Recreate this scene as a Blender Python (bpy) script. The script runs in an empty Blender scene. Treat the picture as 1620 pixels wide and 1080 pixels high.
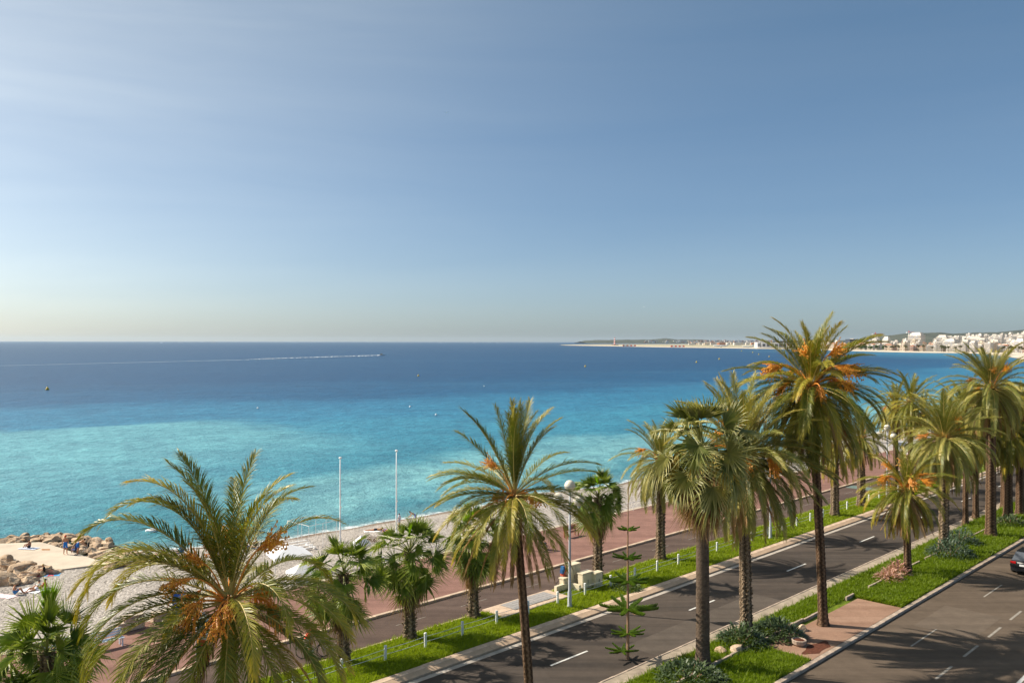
import bpy, bmesh, math, random
import numpy as np
from mathutils import Vector, Matrix
R = math.radians
random.seed(7); rng = np.random.default_rng(7)
sc = bpy.context.scene
COL = sc.collection

# ------------------------------------------------------------------ camera
CAM_H = 17.0; F = 1340.0
cd = bpy.data.cameras.new('camera'); cam = bpy.data.objects.new('camera', cd); COL.objects.link(cam)
cam.location = (0, 0, CAM_H); cam.rotation_euler = (R(90), R(-0.08), 0)
cd.sensor_width = 36; cd.lens = 36 * F / 1620; cd.clip_start = 0.5; cd.clip_end = 120000
sc.camera = cam

# ------------------------------------------------------------------ world and sun
SUN_EL, SUN_AZ = 38.5, 15.0                     # azimuth: degrees in front of straight left
to_sun = Vector((-math.cos(R(SUN_AZ)) * math.cos(R(SUN_EL)), math.sin(R(SUN_AZ)) * math.cos(R(SUN_EL)), math.sin(R(SUN_EL))))
w = bpy.data.worlds.new('World'); sc.world = w; w.use_nodes = True
wn, wl = w.node_tree.nodes, w.node_tree.links; wn.clear()
sky = wn.new('ShaderNodeTexSky'); sky.sky_type = 'NISHITA'; sky.sun_disc = False
sky.sun_elevation = R(SUN_EL); sky.sun_rotation = math.atan2(to_sun.x, to_sun.y)
sky.altitude = 0; sky.air_density = 0.66; sky.dust_density = 1.0; sky.ozone_density = 1.5
tc = wn.new('ShaderNodeTexCoord'); mp = wn.new('ShaderNodeMapping'); mp.inputs['Scale'].default_value = (0.8, 1.2, 9)
mp.inputs['Rotation'].default_value = (0, R(-6), R(20))
cn = wn.new('ShaderNodeTexNoise'); cn.inputs['Scale'].default_value = 1.5; cn.inputs['Detail'].default_value = 8; cn.inputs['Roughness'].default_value = 0.55; cn.inputs['Distortion'].default_value = 0.5
cr = wn.new('ShaderNodeMapRange'); cr.inputs[1].default_value = 0.35; cr.inputs[2].default_value = 0.75; cr.inputs[3].default_value = 0.78; cr.inputs[4].default_value = 1.28
# thin high cirrus veil: scatters forward, so it brightens towards the sun
vd = wn.new('ShaderNodeVectorMath'); vd.operation = 'DOT_PRODUCT'; vd.inputs[1].default_value = to_sun
nz = wn.new('ShaderNodeVectorMath'); nz.operation = 'NORMALIZE'
def wm(op, a, b, clamp=False):
    x = wn.new('ShaderNodeMath'); x.operation = op; x.use_clamp = clamp
    for i, v in enumerate((a, b)):
        if isinstance(v, (int, float)): x.inputs[i].default_value = v
        else: wl.new(v, x.inputs[i])
    return x.outputs[0]
wl.new(tc.outputs['Generated'], nz.inputs[0]); wl.new(nz.outputs[0], vd.inputs[0])
ve = wm('ADD', wm('MULTIPLY', wm('POWER', wm('MAXIMUM', vd.outputs['Value'], 0.0), 3.0), 6.8), 0.35)
bg = wn.new('ShaderNodeBackground'); bg.inputs[1].default_value = 0.07
wo = wn.new('ShaderNodeOutputWorld')
wl.new(tc.outputs['Generated'], mp.inputs[0]); wl.new(mp.outputs[0], cn.inputs[0]); wl.new(cn.outputs[0], cr.inputs[0])
vs_ = wm('MULTIPLY', ve, cr.outputs[0]); vc = wn.new('ShaderNodeVectorMath'); vc.operation = 'SCALE'; vc.inputs[0].default_value = (1.22, 1.1, 0.7); wl.new(vs_, vc.inputs['Scale'])
va = wn.new('ShaderNodeVectorMath'); va.operation = 'ADD'; wl.new(vc.outputs[0], va.inputs[0]); wl.new(sky.outputs[0], va.inputs[1])
vb = wn.new('ShaderNodeVectorMath'); vb.operation = 'ADD'; vb.inputs[1].default_value = (-0.24, 0.26, 0.68); wl.new(va.outputs[0], vb.inputs[0]); wl.new(vb.outputs[0], bg.inputs[0]); wl.new(bg.outputs[0], wo.inputs[0])
sd = bpy.data.lights.new('sun', 'SUN'); sd.energy = 5.0; sd.angle = R(0.5); sd.color = (1.0, 0.91, 0.77)
sun = bpy.data.objects.new('sun', sd); COL.objects.link(sun)
sun.rotation_euler = to_sun.to_track_quat('Z', 'Y').to_euler()
sc.view_settings.view_transform = 'Standard'; sc.view_settings.look = 'None'; sc.view_settings.exposure = 0.5; sc.view_settings.gamma = 1.0
sc.view_settings.use_curve_mapping = False
sc.render.engine = 'CYCLES'
sc.cycles.max_bounces = 5; sc.cycles.transparent_max_bounces = 6; sc.cycles.volume_bounces = 0

# ------------------------------------------------------------------ helpers
C45 = math.sqrt(0.5)
def ST(s, t, z=0.0): return ((s - t) * C45, (s + t) * C45, z)      # along the shore road / across it towards the sea
def G(px, py, z=0.0):                                               # where a ray of the survey meets height z
    Z = (CAM_H - z) * F / (py - 540.5); return ((px - 810) * Z / F, Z, z)
def toST(p): return ((p[0] + p[1]) * C45, (p[1] - p[0]) * C45)

def node_mat(name, rough=0.8, spec=0.3):
    m = bpy.data.materials.new(name); m.use_nodes = True
    b = m.node_tree.nodes['Principled BSDF']; b.inputs['Roughness'].default_value = rough; b.inputs['Specular IOR Level'].default_value = spec
    return m, m.node_tree.nodes, m.node_tree.links, b
def plain(name, col, rough=0.7, spec=0.3, metal=0.0, var=0.0, scale=3.0, bump=0.0):
    m, n, l, b = node_mat(name, rough, spec); b.inputs['Base Color'].default_value = (*col, 1); b.inputs['Metallic'].default_value = metal
    if var or bump:
        t = n.new('ShaderNodeTexCoord'); x = n.new('ShaderNodeTexNoise'); x.inputs['Scale'].default_value = scale; x.inputs['Detail'].default_value = 6; x.inputs['Roughness'].default_value = 0.65
        l.new(t.outputs['Object'], x.inputs[0])
        if var:
            c = n.new('ShaderNodeValToRGB'); c.color_ramp.elements[0].position = 0.3; c.color_ramp.elements[1].position = 0.72
            c.color_ramp.elements[0].color = (*[v * (1 - var) for v in col], 1); c.color_ramp.elements[1].color = (*[min(1, v * (1 + var)) for v in col], 1)
            l.new(x.outputs[0], c.inputs[0]); l.new(c.outputs[0], b.inputs['Base Color'])
        if bump:
            bp = n.new('ShaderNodeBump'); bp.inputs['Strength'].default_value = bump; bp.inputs['Distance'].default_value = 0.03
            l.new(x.outputs[0], bp.inputs['Height']); l.new(bp.outputs[0], b.inputs['Normal'])
    return m
def noise(n, l, vec, scale, detail=4, rough=0.55, dist=0.0, ty='ShaderNodeTexNoise'):
    x = n.new(ty); x.inputs['Scale'].default_value = scale
    if ty == 'ShaderNodeTexNoise':
        x.inputs['Detail'].default_value = detail; x.inputs['Roughness'].default_value = rough; x.inputs['Distortion'].default_value = dist
    if vec is not None: l.new(vec, x.inputs['Vector'])
    return x
def ramp(n, l, src, stops):
    c = n.new('ShaderNodeValToRGB'); e = c.color_ramp.elements
    while len(e) < len(stops): e.new(0.5)
    for k, (p, col) in enumerate(stops): e[k].position = p; e[k].color = (*col, 1) if len(col) == 3 else col
    l.new(src, c.inputs[0]); return c
def mathn(n, l, op, a, b=None, c=None, clamp=False):
    x = n.new('ShaderNodeMath'); x.operation = op; x.use_clamp = clamp
    for i, v in enumerate((a, b, c)):
        if v is None: continue
        if isinstance(v, (int, float)): x.inputs[i].default_value = v
        else: l.new(v, x.inputs[i])
    return x.outputs[0]
def mixc(n, l, f, a, b, mode='MIX'):
    x = n.new('ShaderNodeMix'); x.data_type = 'RGBA'; x.blend_type = mode
    for i, v in ((0, f), (6, a), (7, b)):
        if isinstance(v, (int, float)): x.inputs[i].default_value = v
        elif isinstance(v, tuple): x.inputs[i].default_value = (*v, 1)
        else: l.new(v, x.inputs[i])
    return x.outputs[2]

class MB:
    def __init__(s): s.v = []; s.f = []; s.m = []; s.k = []
    def add(s, vs, fs, mi=0, k=None):
        o = len(s.v); s.v += [tuple(p) for p in vs]; s.f += [tuple(i + o for i in f) for f in fs]; s.m += [mi] * len(fs)
        s.k += (list(k) if k is not None else [0.0] * len(vs)); return s
    def box(s, c, d, mi=0, rz=0.0, taper=1.0):
        x, y, z = d[0] / 2, d[1] / 2, d[2] / 2; vs = []
        for dz in (-1, 1):
            q = taper if dz > 0 else 1
            for dx, dy in ((-1, -1), (1, -1), (1, 1), (-1, 1)):
                a, b = dx * x * q, dy * y * q
                vs.append((c[0] + a * math.cos(rz) - b * math.sin(rz), c[1] + a * math.sin(rz) + b * math.cos(rz), c[2] + dz * z))
        return s.add(vs, [(0, 3, 2, 1), (4, 5, 6, 7), (0, 1, 5, 4), (1, 2, 6, 5), (2, 3, 7, 6), (3, 0, 4, 7)], mi)
    def tube(s, pts, rad, n=6, mi=0, caps=True, k=None):
        pts = [Vector(p) for p in pts]; N = len(pts)
        if not hasattr(rad, '__len__'): rad = [rad] * N
        vs = []; ks = []
        T0 = (pts[1] - pts[0]).normalized(); up = Vector((0, 0, 1)) if abs(T0.z) < 0.9 else Vector((1, 0, 0)); A = T0.cross(up).normalized()
        for i in range(N):
            T = (pts[min(i + 1, N - 1)] - pts[max(i - 1, 0)]).normalized(); A = (A - T * A.dot(T)).normalized(); B = T.cross(A)
            for j in range(n):
                a = 2 * math.pi * j / n; vs.append(pts[i] + (A * math.cos(a) + B * math.sin(a)) * rad[i]); ks.append(k[i] if k is not None else 0.0)
        fs = [(i * n + j, i * n + (j + 1) % n, (i + 1) * n + (j + 1) % n, (i + 1) * n + j) for i in range(N - 1) for j in range(n)]
        if caps: fs += [tuple(range(n))[::-1], tuple((N - 1) * n + j for j in range(n))]
        return s.add(vs, fs, mi, ks)
    def lathe(s, prof, n=12, c=(0, 0, 0), mi=0):
        vs = [(c[0] + r * math.cos(2 * math.pi * j / n), c[1] + r * math.sin(2 * math.pi * j / n), c[2] + z) for r, z in prof for j in range(n)]
        N = len(prof)
        return s.add(vs, [(i * n + j, i * n + (j + 1) % n, (i + 1) * n + (j + 1) % n, (i + 1) * n + j) for i in range(N - 1) for j in range(n)] + [tuple(range(n))[::-1], tuple((N - 1) * n + j for j in range(n))], mi)
    def mesh(s, name, mats, smooth=False):
        me = bpy.data.meshes.new(name); me.from_pydata(s.v, [], s.f)
        for m in (mats if isinstance(mats, (list, tuple)) else [mats]): me.materials.append(m)
        if len(me.materials) > 1: me.polygons.foreach_set('material_index', s.m)
        if any(s.k): a = me.attributes.new('k', 'FLOAT', 'POINT'); a.data.foreach_set('value', s.k)
        if smooth: me.polygons.foreach_set('use_smooth', [True] * len(me.polygons))
        me.update(); return me
def link(name, me, parent=None, loc=(0, 0, 0), rot=(0, 0, 0), scale=1.0):
    o = bpy.data.objects.new(name, me); COL.objects.link(o); o.parent = parent; o.location = loc; o.rotation_euler = rot
    o.scale = (scale,) * 3 if not hasattr(scale, '__len__') else scale; return o
def tag(o, label=None, cat=None, group=None, kind=None):
    if label: o['label'] = label
    if cat: o['category'] = cat
    if group: o['group'] = group
    if kind: o['kind'] = kind
    return o
def thing(name, label, cat, loc=(0, 0, 0), rz=0.0, group=None, scale=1.0):
    o = link(name, None, None, loc, (0, 0, rz), scale); o.empty_display_size = 0.2; return tag(o, label, cat, group)
def struct(name, me, parent=None): return tag(link(name, me, parent), kind='structure' if parent is None else None)

# ------------------------------------------------------------------ materials
def world_pos(n, scale=None):
    g = n.new('ShaderNodeNewGeometry'); return g.outputs['Position']
def asphalt(name, base, warm, seed):
    m, n, l, b = node_mat(name, 0.9, 0.08); P = world_pos(n)
    big = noise(n, l, P, 0.09, 5, 0.6, 0.8); fine = noise(n, l, P, 28, 3, 0.8); mid = noise(n, l, P, 1.3, 6, 0.7)
    mp = n.new('ShaderNodeMapping'); mp.inputs['Rotation'].default_value = (0, 0, R(-45)); mp.inputs['Scale'].default_value = (0.05, 0.9, 1); mp.inputs['Location'].default_value = (seed, seed, 0)
    l.new(P, mp.inputs[0]); streak = noise(n, l, mp.outputs[0], 1.0, 4, 0.6)
    v = n.new('ShaderNodeTexVoronoi'); v.inputs['Scale'].default_value = 0.1; v.inputs['Randomness'].default_value = 1.0
    mp2 = n.new('ShaderNodeMapping'); mp2.inputs['Rotation'].default_value = (0, 0, R(-45)); mp2.inputs['Scale'].default_value = (0.7, 1.7, 1)
    l.new(P, mp2.inputs[0]); l.new(mp2.outputs[0], v.inputs[0])
    c1 = ramp(n, l, streak.outputs[0], [(0.35, base), (0.65, warm)]).outputs[0]
    c2 = mixc(n, l, 0.55, c1, ramp(n, l, v.outputs['Color'], [(0.1, (0.78,) * 3), (0.9, (1.22,) * 3)]).outputs[0], 'MULTIPLY')
    c3 = mixc(n, l, 0.8, c2, ramp(n, l, mid.outputs[0], [(0.3, (0.82,) * 3), (0.7, (1.15,) * 3)]).outputs[0], 'MULTIPLY')
    c4 = mixc(n, l, 1.0, c3, ramp(n, l, fine.outputs[0], [(0.3, (0.7,) * 3), (0.7, (1.3,) * 3)]).outputs[0], 'MULTIPLY')
    l.new(c4, b.inputs['Base Color'])
    bp = n.new('ShaderNodeBump'); bp.inputs['Strength'].default_value = 0.25; bp.inputs['Distance'].default_value = 0.01; l.new(fine.outputs[0], bp.inputs['Height']); l.new(bp.outputs[0], b.inputs['Normal'])
    return m
M = {}
M['road'] = asphalt('asphalt', (0.055, 0.046, 0.04), (0.098, 0.078, 0.064), 3)
M['road_old'] = asphalt('worn_asphalt', (0.105, 0.08, 0.06), (0.145, 0.11, 0.082), 9)
M['cycle'] = asphalt('path_asphalt', (0.085, 0.06, 0.05), (0.122, 0.086, 0.072), 5)
M['prom'] = asphalt('red_asphalt', (0.205, 0.113, 0.092), (0.27, 0.152, 0.122), 6)
M['redpave'] = asphalt('red_paving', (0.27, 0.16, 0.11), (0.35, 0.22, 0.155), 2)
M['stone_warm'] = plain('warm_kerb_stone', (0.5, 0.36, 0.25), 0.8, 0.2, var=0.2, scale=1.2, bump=0.2)
M['stone'] = plain('kerb_stone', (0.56, 0.42, 0.31), 0.8, 0.2, var=0.28, scale=2.2, bump=0.2)
M['kerb_grey'] = plain('kerb_concrete', (0.42, 0.33, 0.26), 0.85, 0.2, var=0.3, scale=4, bump=0.2)
M['gutter'] = plain('gutter_concrete', (0.42, 0.37, 0.32), 0.85, 0.2, var=0.25, scale=1.5)
M['strip'] = plain('old_concrete', (0.34, 0.28, 0.215), 0.9, 0.1, var=0.4, scale=1.1, bump=0.3)
M['slab'] = plain('pale_concrete', (0.56, 0.47, 0.37), 0.85, 0.2, var=0.16, scale=0.45, bump=0.1)
M['sidewalk'] = plain('sidewalk', (0.35, 0.31, 0.27), 0.9, 0.1, var=0.2, scale=1)
M['worn_paint'] = plain('worn_road_paint', (0.3, 0.27, 0.23), 0.8, 0.1, var=0.4, scale=5)
M['paint'] = plain('road_paint', (0.66, 0.64, 0.6), 0.6, 0.3, var=0.3, scale=6)
M['white'] = plain('white_paint', (0.86, 0.85, 0.84), 0.45, 0.4, var=0.06, scale=4)
M['cream'] = plain('cream_paint', (0.72, 0.62, 0.45), 0.5, 0.4, var=0.07, scale=2)
M['metal'] = plain('grey_metal', (0.5, 0.52, 0.54), 0.45, 0.5, metal=0.2)
M['dark'] = plain('dark_plastic', (0.02, 0.02, 0.022), 0.5, 0.4)
M['soil'] = plain('soil', (0.12, 0.045, 0.028), 0.95, 0.1, var=0.4, scale=9, bump=0.5)
M['paver'] = plain('grey_paver', (0.33, 0.31, 0.3), 0.85, 0.2, var=0.2, scale=2)
def rock_mat():
    m, n, l, b = node_mat('boulder_rock', 0.9, 0.15); P = world_pos(n); oi = n.new('ShaderNodeObjectInfo')
    a = noise(n, l, P, 1.4, 8, 0.7, 0.5); f = noise(n, l, P, 9, 5, 0.7)
    c = ramp(n, l, a.outputs[0], [(0.28, (0.22, 0.15, 0.095)), (0.42, (0.45, 0.33, 0.22)), (0.6, (0.62, 0.49, 0.36)), (0.8, (0.58, 0.51, 0.43))]).outputs[0]
    c = mixc(n, l, 0.35, c, ramp(n, l, oi.outputs['Random'], [(0, (0.5, 0.4, 0.3)), (0.5, (1.0, 0.9, 0.8)), (1, (1.3, 1.2, 1.15))]).outputs[0], 'MULTIPLY')
    z = n.new('ShaderNodeSeparateXYZ'); l.new(P, z.inputs[0])
    wet = mathn(n, l, 'ADD', z.outputs[2], mathn(n, l, 'MULTIPLY', a.outputs[0], 0.5))
    wr = n.new('ShaderNodeMapRange'); l.new(wet, wr.inputs[0]); wr.inputs[1].default_value = -4.65; wr.inputs[2].default_value = -4.3
    c = mixc(n, l, wr.outputs[0], (0.075, 0.05, 0.03), c)
    l.new(c, b.inputs['Base Color'])
    bp = n.new('ShaderNodeBump'); bp.inputs['Strength'].default_value = 0.8; bp.inputs['Distance'].default_value = 0.08; l.new(f.outputs[0], bp.inputs['Height']); l.new(bp.outputs[0], b.inputs['Normal'])
    return m
M['rock'] = rock_mat()
def beach_mat():
    m, n, l, b = node_mat('pebble_beach', 0.9, 0.15); P = world_pos(n)
    v = noise(n, l, P, 5.0, ty='ShaderNodeTexVoronoi'); v2 = noise(n, l, P, 11.0, ty='ShaderNodeTexVoronoi')
    big = noise(n, l, P, 0.12, 5, 0.6); md = noise(n, l, P, 1.6, 5, 0.7)
    c = ramp(n, l, v.outputs['Color'], [(0.1, (0.19, 0.165, 0.145)), (0.5, (0.38, 0.335, 0.295)), (0.95, (0.58, 0.53, 0.48))]).outputs[0]
    c = mixc(n, l, 0.45, c, ramp(n, l, v2.outputs['Color'], [(0.2, (0.25, 0.22, 0.19)), (0.8, (0.55, 0.5, 0.46))]).outputs[0])
    c = mixc(n, l, 0.7, c, ramp(n, l, big.outputs[0], [(0.3, (0.82,) * 3), (0.7, (1.12,) * 3)]).outputs[0], 'MULTIPLY')
    c = mixc(n, l, 0.7, c, ramp(n, l, md.outputs[0], [(0.3, (0.72,) * 3), (0.7, (1.2,) * 3)]).outputs[0], 'MULTIPLY')
    z = n.new('ShaderNodeSeparateXYZ'); l.new(P, z.inputs[0])
    wz = mathn(n, l, 'ADD', z.outputs[2], mathn(n, l, 'MULTIPLY', md.outputs[0], 0.25))
    wr = n.new('ShaderNodeMapRange'); l.new(wz, wr.inputs[0]); wr.inputs[1].default_value = -4.72; wr.inputs[2].default_value = -4.4
    c = mixc(n, l, wr.outputs[0], mixc(n, l, 1.0, c, (0.5, 0.43, 0.37), 'MULTIPLY'), c)
    l.new(c, b.inputs['Base Color'])
    bp = n.new('ShaderNodeBump'); bp.inputs['Strength'].default_value = 0.9; bp.inputs['Distance'].default_value = 0.08; l.new(v.outputs['Distance'], bp.inputs['Height']); bp.invert = True; l.new(bp.outputs[0], b.inputs['Normal'])
    return m
M['beach'] = beach_mat()
def grass_mat():
    m, n, l, b = node_mat('lawn_grass', 0.6, 0.2); P = world_pos(n)
    a = noise(n, l, P, 0.9, 5, 0.65); f = noise(n, l, P, 12, 4, 0.7)
    c = ramp(n, l, a.outputs[0], [(0.28, (0.07, 0.09, 0.01)), (0.5, (0.14, 0.2, 0.012)), (0.72, (0.27, 0.31, 0.03))]).outputs[0]
    c = mixc(n, l, 0.8, c, ramp(n, l, f.outputs[0], [(0.25, (0.5, 0.55, 0.5)), (0.75, (1.35, 1.3, 1.3))]).outputs[0], 'MULTIPLY')
    l.new(c, b.inputs['Base Color'])
    bp = n.new('ShaderNodeBump'); bp.inputs['Strength'].default_value = 0.7; bp.inputs['Distance'].default_value = 0.06; l.new(f.outputs[0], bp.inputs['Height']); l.new(bp.outputs[0], b.inputs['Normal'])
    return m
M['grass'] = grass_mat()
def leaf_mat(name, stops, tipcol, rough=0.42, spec=0.5, transl=0.25):
    m, n, l, b = node_mat(name, rough, spec); oi = n.new('ShaderNodeObjectInfo'); P = world_pos(n)
    at = n.new('ShaderNodeAttribute'); at.attribute_name = 'k'
    x = noise(n, l, P, 2.0, 3, 0.6)
    r = mathn(n, l, 'ADD', mathn(n, l, 'MULTIPLY', oi.outputs['Random'], 0.7), mathn(n, l, 'MULTIPLY', x.outputs[0], 0.3))
    c = ramp(n, l, r, stops).outputs[0]
    tipf = mathn(n, l, 'MULTIPLY', at.outputs['Fac'], mathn(n, l, 'ADD', mathn(n, l, 'MULTIPLY', oi.outputs['Random'], 0.7), 0.3), clamp=True)
    c = mixc(n, l, tipf, c, tipcol); l.new(c, b.inputs['Base Color'])
    tr = n.new('ShaderNodeBsdfTranslucent'); l.new(mixc(n, l, 1.0, c, (1.5, 1.6, 0.6), 'MULTIPLY'), tr.inputs[0])
    ms = n.new('ShaderNodeMixShader'); ms.inputs[0].default_value = transl; out = n['Material Output']
    l.new(b.outputs[0], ms.inputs[1]); l.new(tr.outputs[0], ms.inputs[2]); l.new(ms.outputs[0], out.inputs[0]); return m
M['frond'] = leaf_mat('date_frond', [(0.0, (0.06, 0.1, 0.01)), (0.45, (0.13, 0.17, 0.018)), (0.8, (0.24, 0.25, 0.03)), (1.0, (0.4, 0.29, 0.04))], (0.6, 0.4, 0.04), 0.42, 0.35, 0.15)
M['frond_grey'] = leaf_mat('grey_frond', [(0.0, (0.08, 0.115, 0.02)), (0.5, (0.185, 0.21, 0.045)), (1.0, (0.36, 0.33, 0.09))], (0.6, 0.46, 0.12), 0.42, 0.35, 0.15)
M['frond_dead'] = leaf_mat('dead_frond', [(0.0, (0.2, 0.11, 0.045)), (0.6, (0.34, 0.2, 0.085)), (1.0, (0.42, 0.29, 0.13))], (0.4, 0.25, 0.12), 0.7, 0.2, 0.15)
M['rachis'] = plain('frond_stem', (0.5, 0.36, 0.09), 0.5, 0.4)
M['rachis_dead'] = plain('dry_stem', (0.35, 0.19, 0.07), 0.7, 0.2)
M['fan'] = leaf_mat('fan_leaf', [(0.0, (0.065, 0.125, 0.012)), (0.5, (0.14, 0.22, 0.02)), (1.0, (0.3, 0.37, 0.04))], (0.4, 0.38, 0.1), 0.45, 0.4, 0.22)
M['fan_light'] = leaf_mat('pale_fan_leaf', [(0.0, (0.065, 0.1, 0.018)), (0.5, (0.15, 0.18, 0.04)), (1.0, (0.33, 0.3, 0.09))], (0.6, 0.52, 0.22), 0.45, 0.4, 0.2)
M['fan_new'] = leaf_mat('young_fan_leaf', [(0.0, (0.26, 0.4, 0.015)), (1.0, (0.36, 0.5, 0.02))], (0.32, 0.35, 0.08), 0.4, 0.5, 0.5)
M['petiole'] = plain('leaf_stalk', (0.19, 0.2, 0.05), 0.5, 0.4)
M['fruit'] = plain('date_fruit', (0.8, 0.36, 0.04), 0.5, 0.4, var=0.35, scale=7)
M['stalk'] = plain('fruit_stalk', (0.8, 0.29, 0.04), 0.5, 0.4, var=0.2, scale=3)
M['yfruit'] = plain('yellow_strand', (0.42, 0.32, 0.06), 0.6, 0.3, var=0.3, scale=4)
def bark_mat(name, a, c_, zs=5.0):
    m, n, l, b = node_mat(name, 0.95, 0.1); tc = n.new('ShaderNodeTexCoord'); mp = n.new('ShaderNodeMapping'); mp.inputs['Scale'].default_value = (2.5, 2.5, zs)
    l.new(tc.outputs['Object'], mp.inputs[0]); x = noise(n, l, mp.outputs[0], 2.2, 6, 0.7); at = n.new('ShaderNodeAttribute'); at.attribute_name = 'k'
    c = ramp(n, l, x.outputs[0], [(0.3, a), (0.7, c_)]).outputs[0]
    c = mixc(n, l, at.outputs['Fac'], c, tuple(v * 0.3 for v in a)); l.new(c, b.inputs['Base Color'])
    bp = n.new('ShaderNodeBump'); bp.inputs['Strength'].default_value = 0.8; bp.inputs['Distance'].default_value = 0.03; l.new(x.outputs[0], bp.inputs['Height']); l.new(bp.outputs[0], b.inputs['Normal']); return m
M['bark'] = bark_mat('palm_bark', (0.08, 0.045, 0.028), (0.3, 0.19, 0.115))
M['bark_pale'] = bark_mat('pale_palm_bark', (0.13, 0.085, 0.05), (0.42, 0.32, 0.22))
M['bark_ring'] = bark_mat('ringed_palm_bark', (0.075, 0.052, 0.038), (0.17, 0.125, 0.09), 14)
# ------------------------------------------------------------------ sea, far coast
SEA = -5.0
def sea_mat():
    m, n, l, b = node_mat('sea_water', 0.16, 0.5); b.inputs['IOR'].default_value = 1.33; P = world_pos(n)
    sp = n.new('ShaderNodeSeparateXYZ'); l.new(P, sp.inputs[0]); X, Y = sp.outputs[0], sp.outputs[1]
    t = mathn(n, l, 'MULTIPLY', mathn(n, l, 'SUBTRACT', Y, X), C45); s = mathn(n, l, 'MULTIPLY', mathn(n, l, 'ADD', Y, X), C45)
    big = noise(n, l, P, 0.0055, 5, 0.55, 0.6); mid = noise(n, l, P, 0.028, 5, 0.6, 1.0)
    # distance offshore, warped: drives how much sand is in the water
    d = mathn(n, l, 'ADD', t, mathn(n, l, 'MULTIPLY', mathn(n, l, 'SUBTRACT', big.outputs[0], 0.5), 150.0))
    d = mathn(n, l, 'ADD', d, mathn(n, l, 'MULTIPLY', mathn(n, l, 'SUBTRACT', mid.outputs[0], 0.5), 34.0))
    d = mathn(n, l, 'ADD', d, mathn(n, l, 'MULTIPLY', mathn(n, l, 'MINIMUM', s, 320.0), 0.26))
    dn = mathn(n, l, 'DIVIDE', d, 2000.0, clamp=True)
    def sm(src, lo, hi):
        q = n.new('ShaderNodeMapRange'); q.interpolation_type = 'SMOOTHSTEP'; q.inputs[1].default_value = lo; q.inputs[2].default_value = hi; l.new(src, q.inputs[0]); return q.outputs[0]
    deep = (0.004, 0.052, 0.135)
    c = ramp(n, l, dn, [(0.0, (0.02, 0.17, 0.215)), (0.05, (0.024, 0.18, 0.23)), (0.08, (0.03, 0.185, 0.27)), (0.112, (0.033, 0.2, 0.305)), (0.122, (0.024, 0.17, 0.285)), (0.152, (0.018, 0.14, 0.258)),
                        (0.170, (0.006, 0.08, 0.18)), (0.25, deep), (1.0, (0.006, 0.045, 0.115))]).outputs[0]
    # plume of suspended sand on the left
    pn = mathn(n, l, 'SUBTRACT', mid.outputs[0], 0.5)
    ts = mathn(n, l, 'ADD', t, mathn(n, l, 'MULTIPLY', pn, 46.0)); s_ = mathn(n, l, 'ADD', s, mathn(n, l, 'MULTIPLY', pn, 40.0))
    pl = mathn(n, l, 'MULTIPLY', mathn(n, l, 'MULTIPLY', sm(ts, 236, 228), sm(s_, 125, 98)), sm(mathn(n, l, 'ADD', ts, mathn(n, l, 'MULTIPLY', s_, -0.45)), 75, 145))
    c = mixc(n, l, mathn(n, l, 'MULTIPLY', pl, 0.85), c, (0.12, 0.34, 0.39))
    pl2 = mathn(n, l, 'MULTIPLY', sm(mathn(n, l, 'ABSOLUTE', mathn(n, l, 'SUBTRACT', ts, 108.0)), 24, 5), sm(s_, 40, 75))
    c = mixc(n, l, mathn(n, l, 'MULTIPLY', pl2, 0.85), c, (0.16, 0.37, 0.4))
    # shallow light water along the far bay
    g = mathn(n, l, 'SUBTRACT', X, 300.0); gb = noise(n, l, P, 0.004, 4, 0.6)
    bay = n.new('ShaderNodeMapRange'); bay.inputs[1].default_value = 330; bay.inputs[2].default_value = 640
    l.new(mathn(n, l, 'ADD', g, mathn(n, l, 'MULTIPLY', gb.outputs[0], 260)), bay.inputs[0])
    near = n.new('ShaderNodeMapRange'); near.inputs[1].default_value = 2600; near.inputs[2].default_value = 1500; l.new(Y, near.inputs[0])
    c = mixc(n, l, mathn(n, l, 'MULTIPLY', bay.outputs[0], near.outputs[0]), c, (0.035, 0.2, 0.31))
    # streaks of calmer, paler water
    mp = n.new('ShaderNodeMapping'); mp.inputs['Scale'].default_value = (0.0012, 0.012, 1); mp.inputs['Rotation'].default_value = (0, 0, R(-4)); l.new(P, mp.inputs[0])
    st = noise(n, l, mp.outputs[0], 1.0, 7, 0.62, 0.4)
    sr = n.new('ShaderNodeMapRange'); sr.inputs[1].default_value = 0.52; sr.inputs[2].default_value = 0.72; l.new(st.outputs[0], sr.inputs[0])
    c = mixc(n, l, mathn(n, l, 'MULTIPLY', sr.outputs[0], 0.14), c, (0.10, 0.25, 0.36))
    # light and shade of wind ripples, put into the colour as small flecks
    mpw = n.new('ShaderNodeMapping'); mpw.inputs['Scale'].default_value = (0.35, 1.0, 1); mpw.inputs['Rotation'].default_value = (0, 0, R(-8)); l.new(P, mpw.inputs[0])
    r1 = noise(n, l, mpw.outputs[0], 0.55, 5, 0.7); r2 = noise(n, l, P, 0.10, 6, 0.75); r3 = noise(n, l, P, 0.42, 4, 0.7)
    c = mixc(n, l, 0.85, c, ramp(n, l, r2.outputs[0], [(0.32, (0.62, 0.68, 0.74)), (0.68, (1.38, 1.32, 1.26))]).outputs[0], 'MULTIPLY')
    c = mixc(n, l, 0.8, c, ramp(n, l, r3.outputs[0], [(0.3, (0.62, 0.7, 0.76)), (0.7, (1.38, 1.3, 1.24))]).outputs[0], 'MULTIPLY')
    # foam along the waterline
    wv = mathn(n, l, 'ADD', t, mathn(n, l, 'MULTIPLY', mid.outputs[0], 7.0))
    sh = n.new('ShaderNodeAttribute'); sh.attribute_name = 'shore'
    fo = noise(n, l, mpw.outputs[0], 1.6, 7, 0.75, 1.2)
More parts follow.
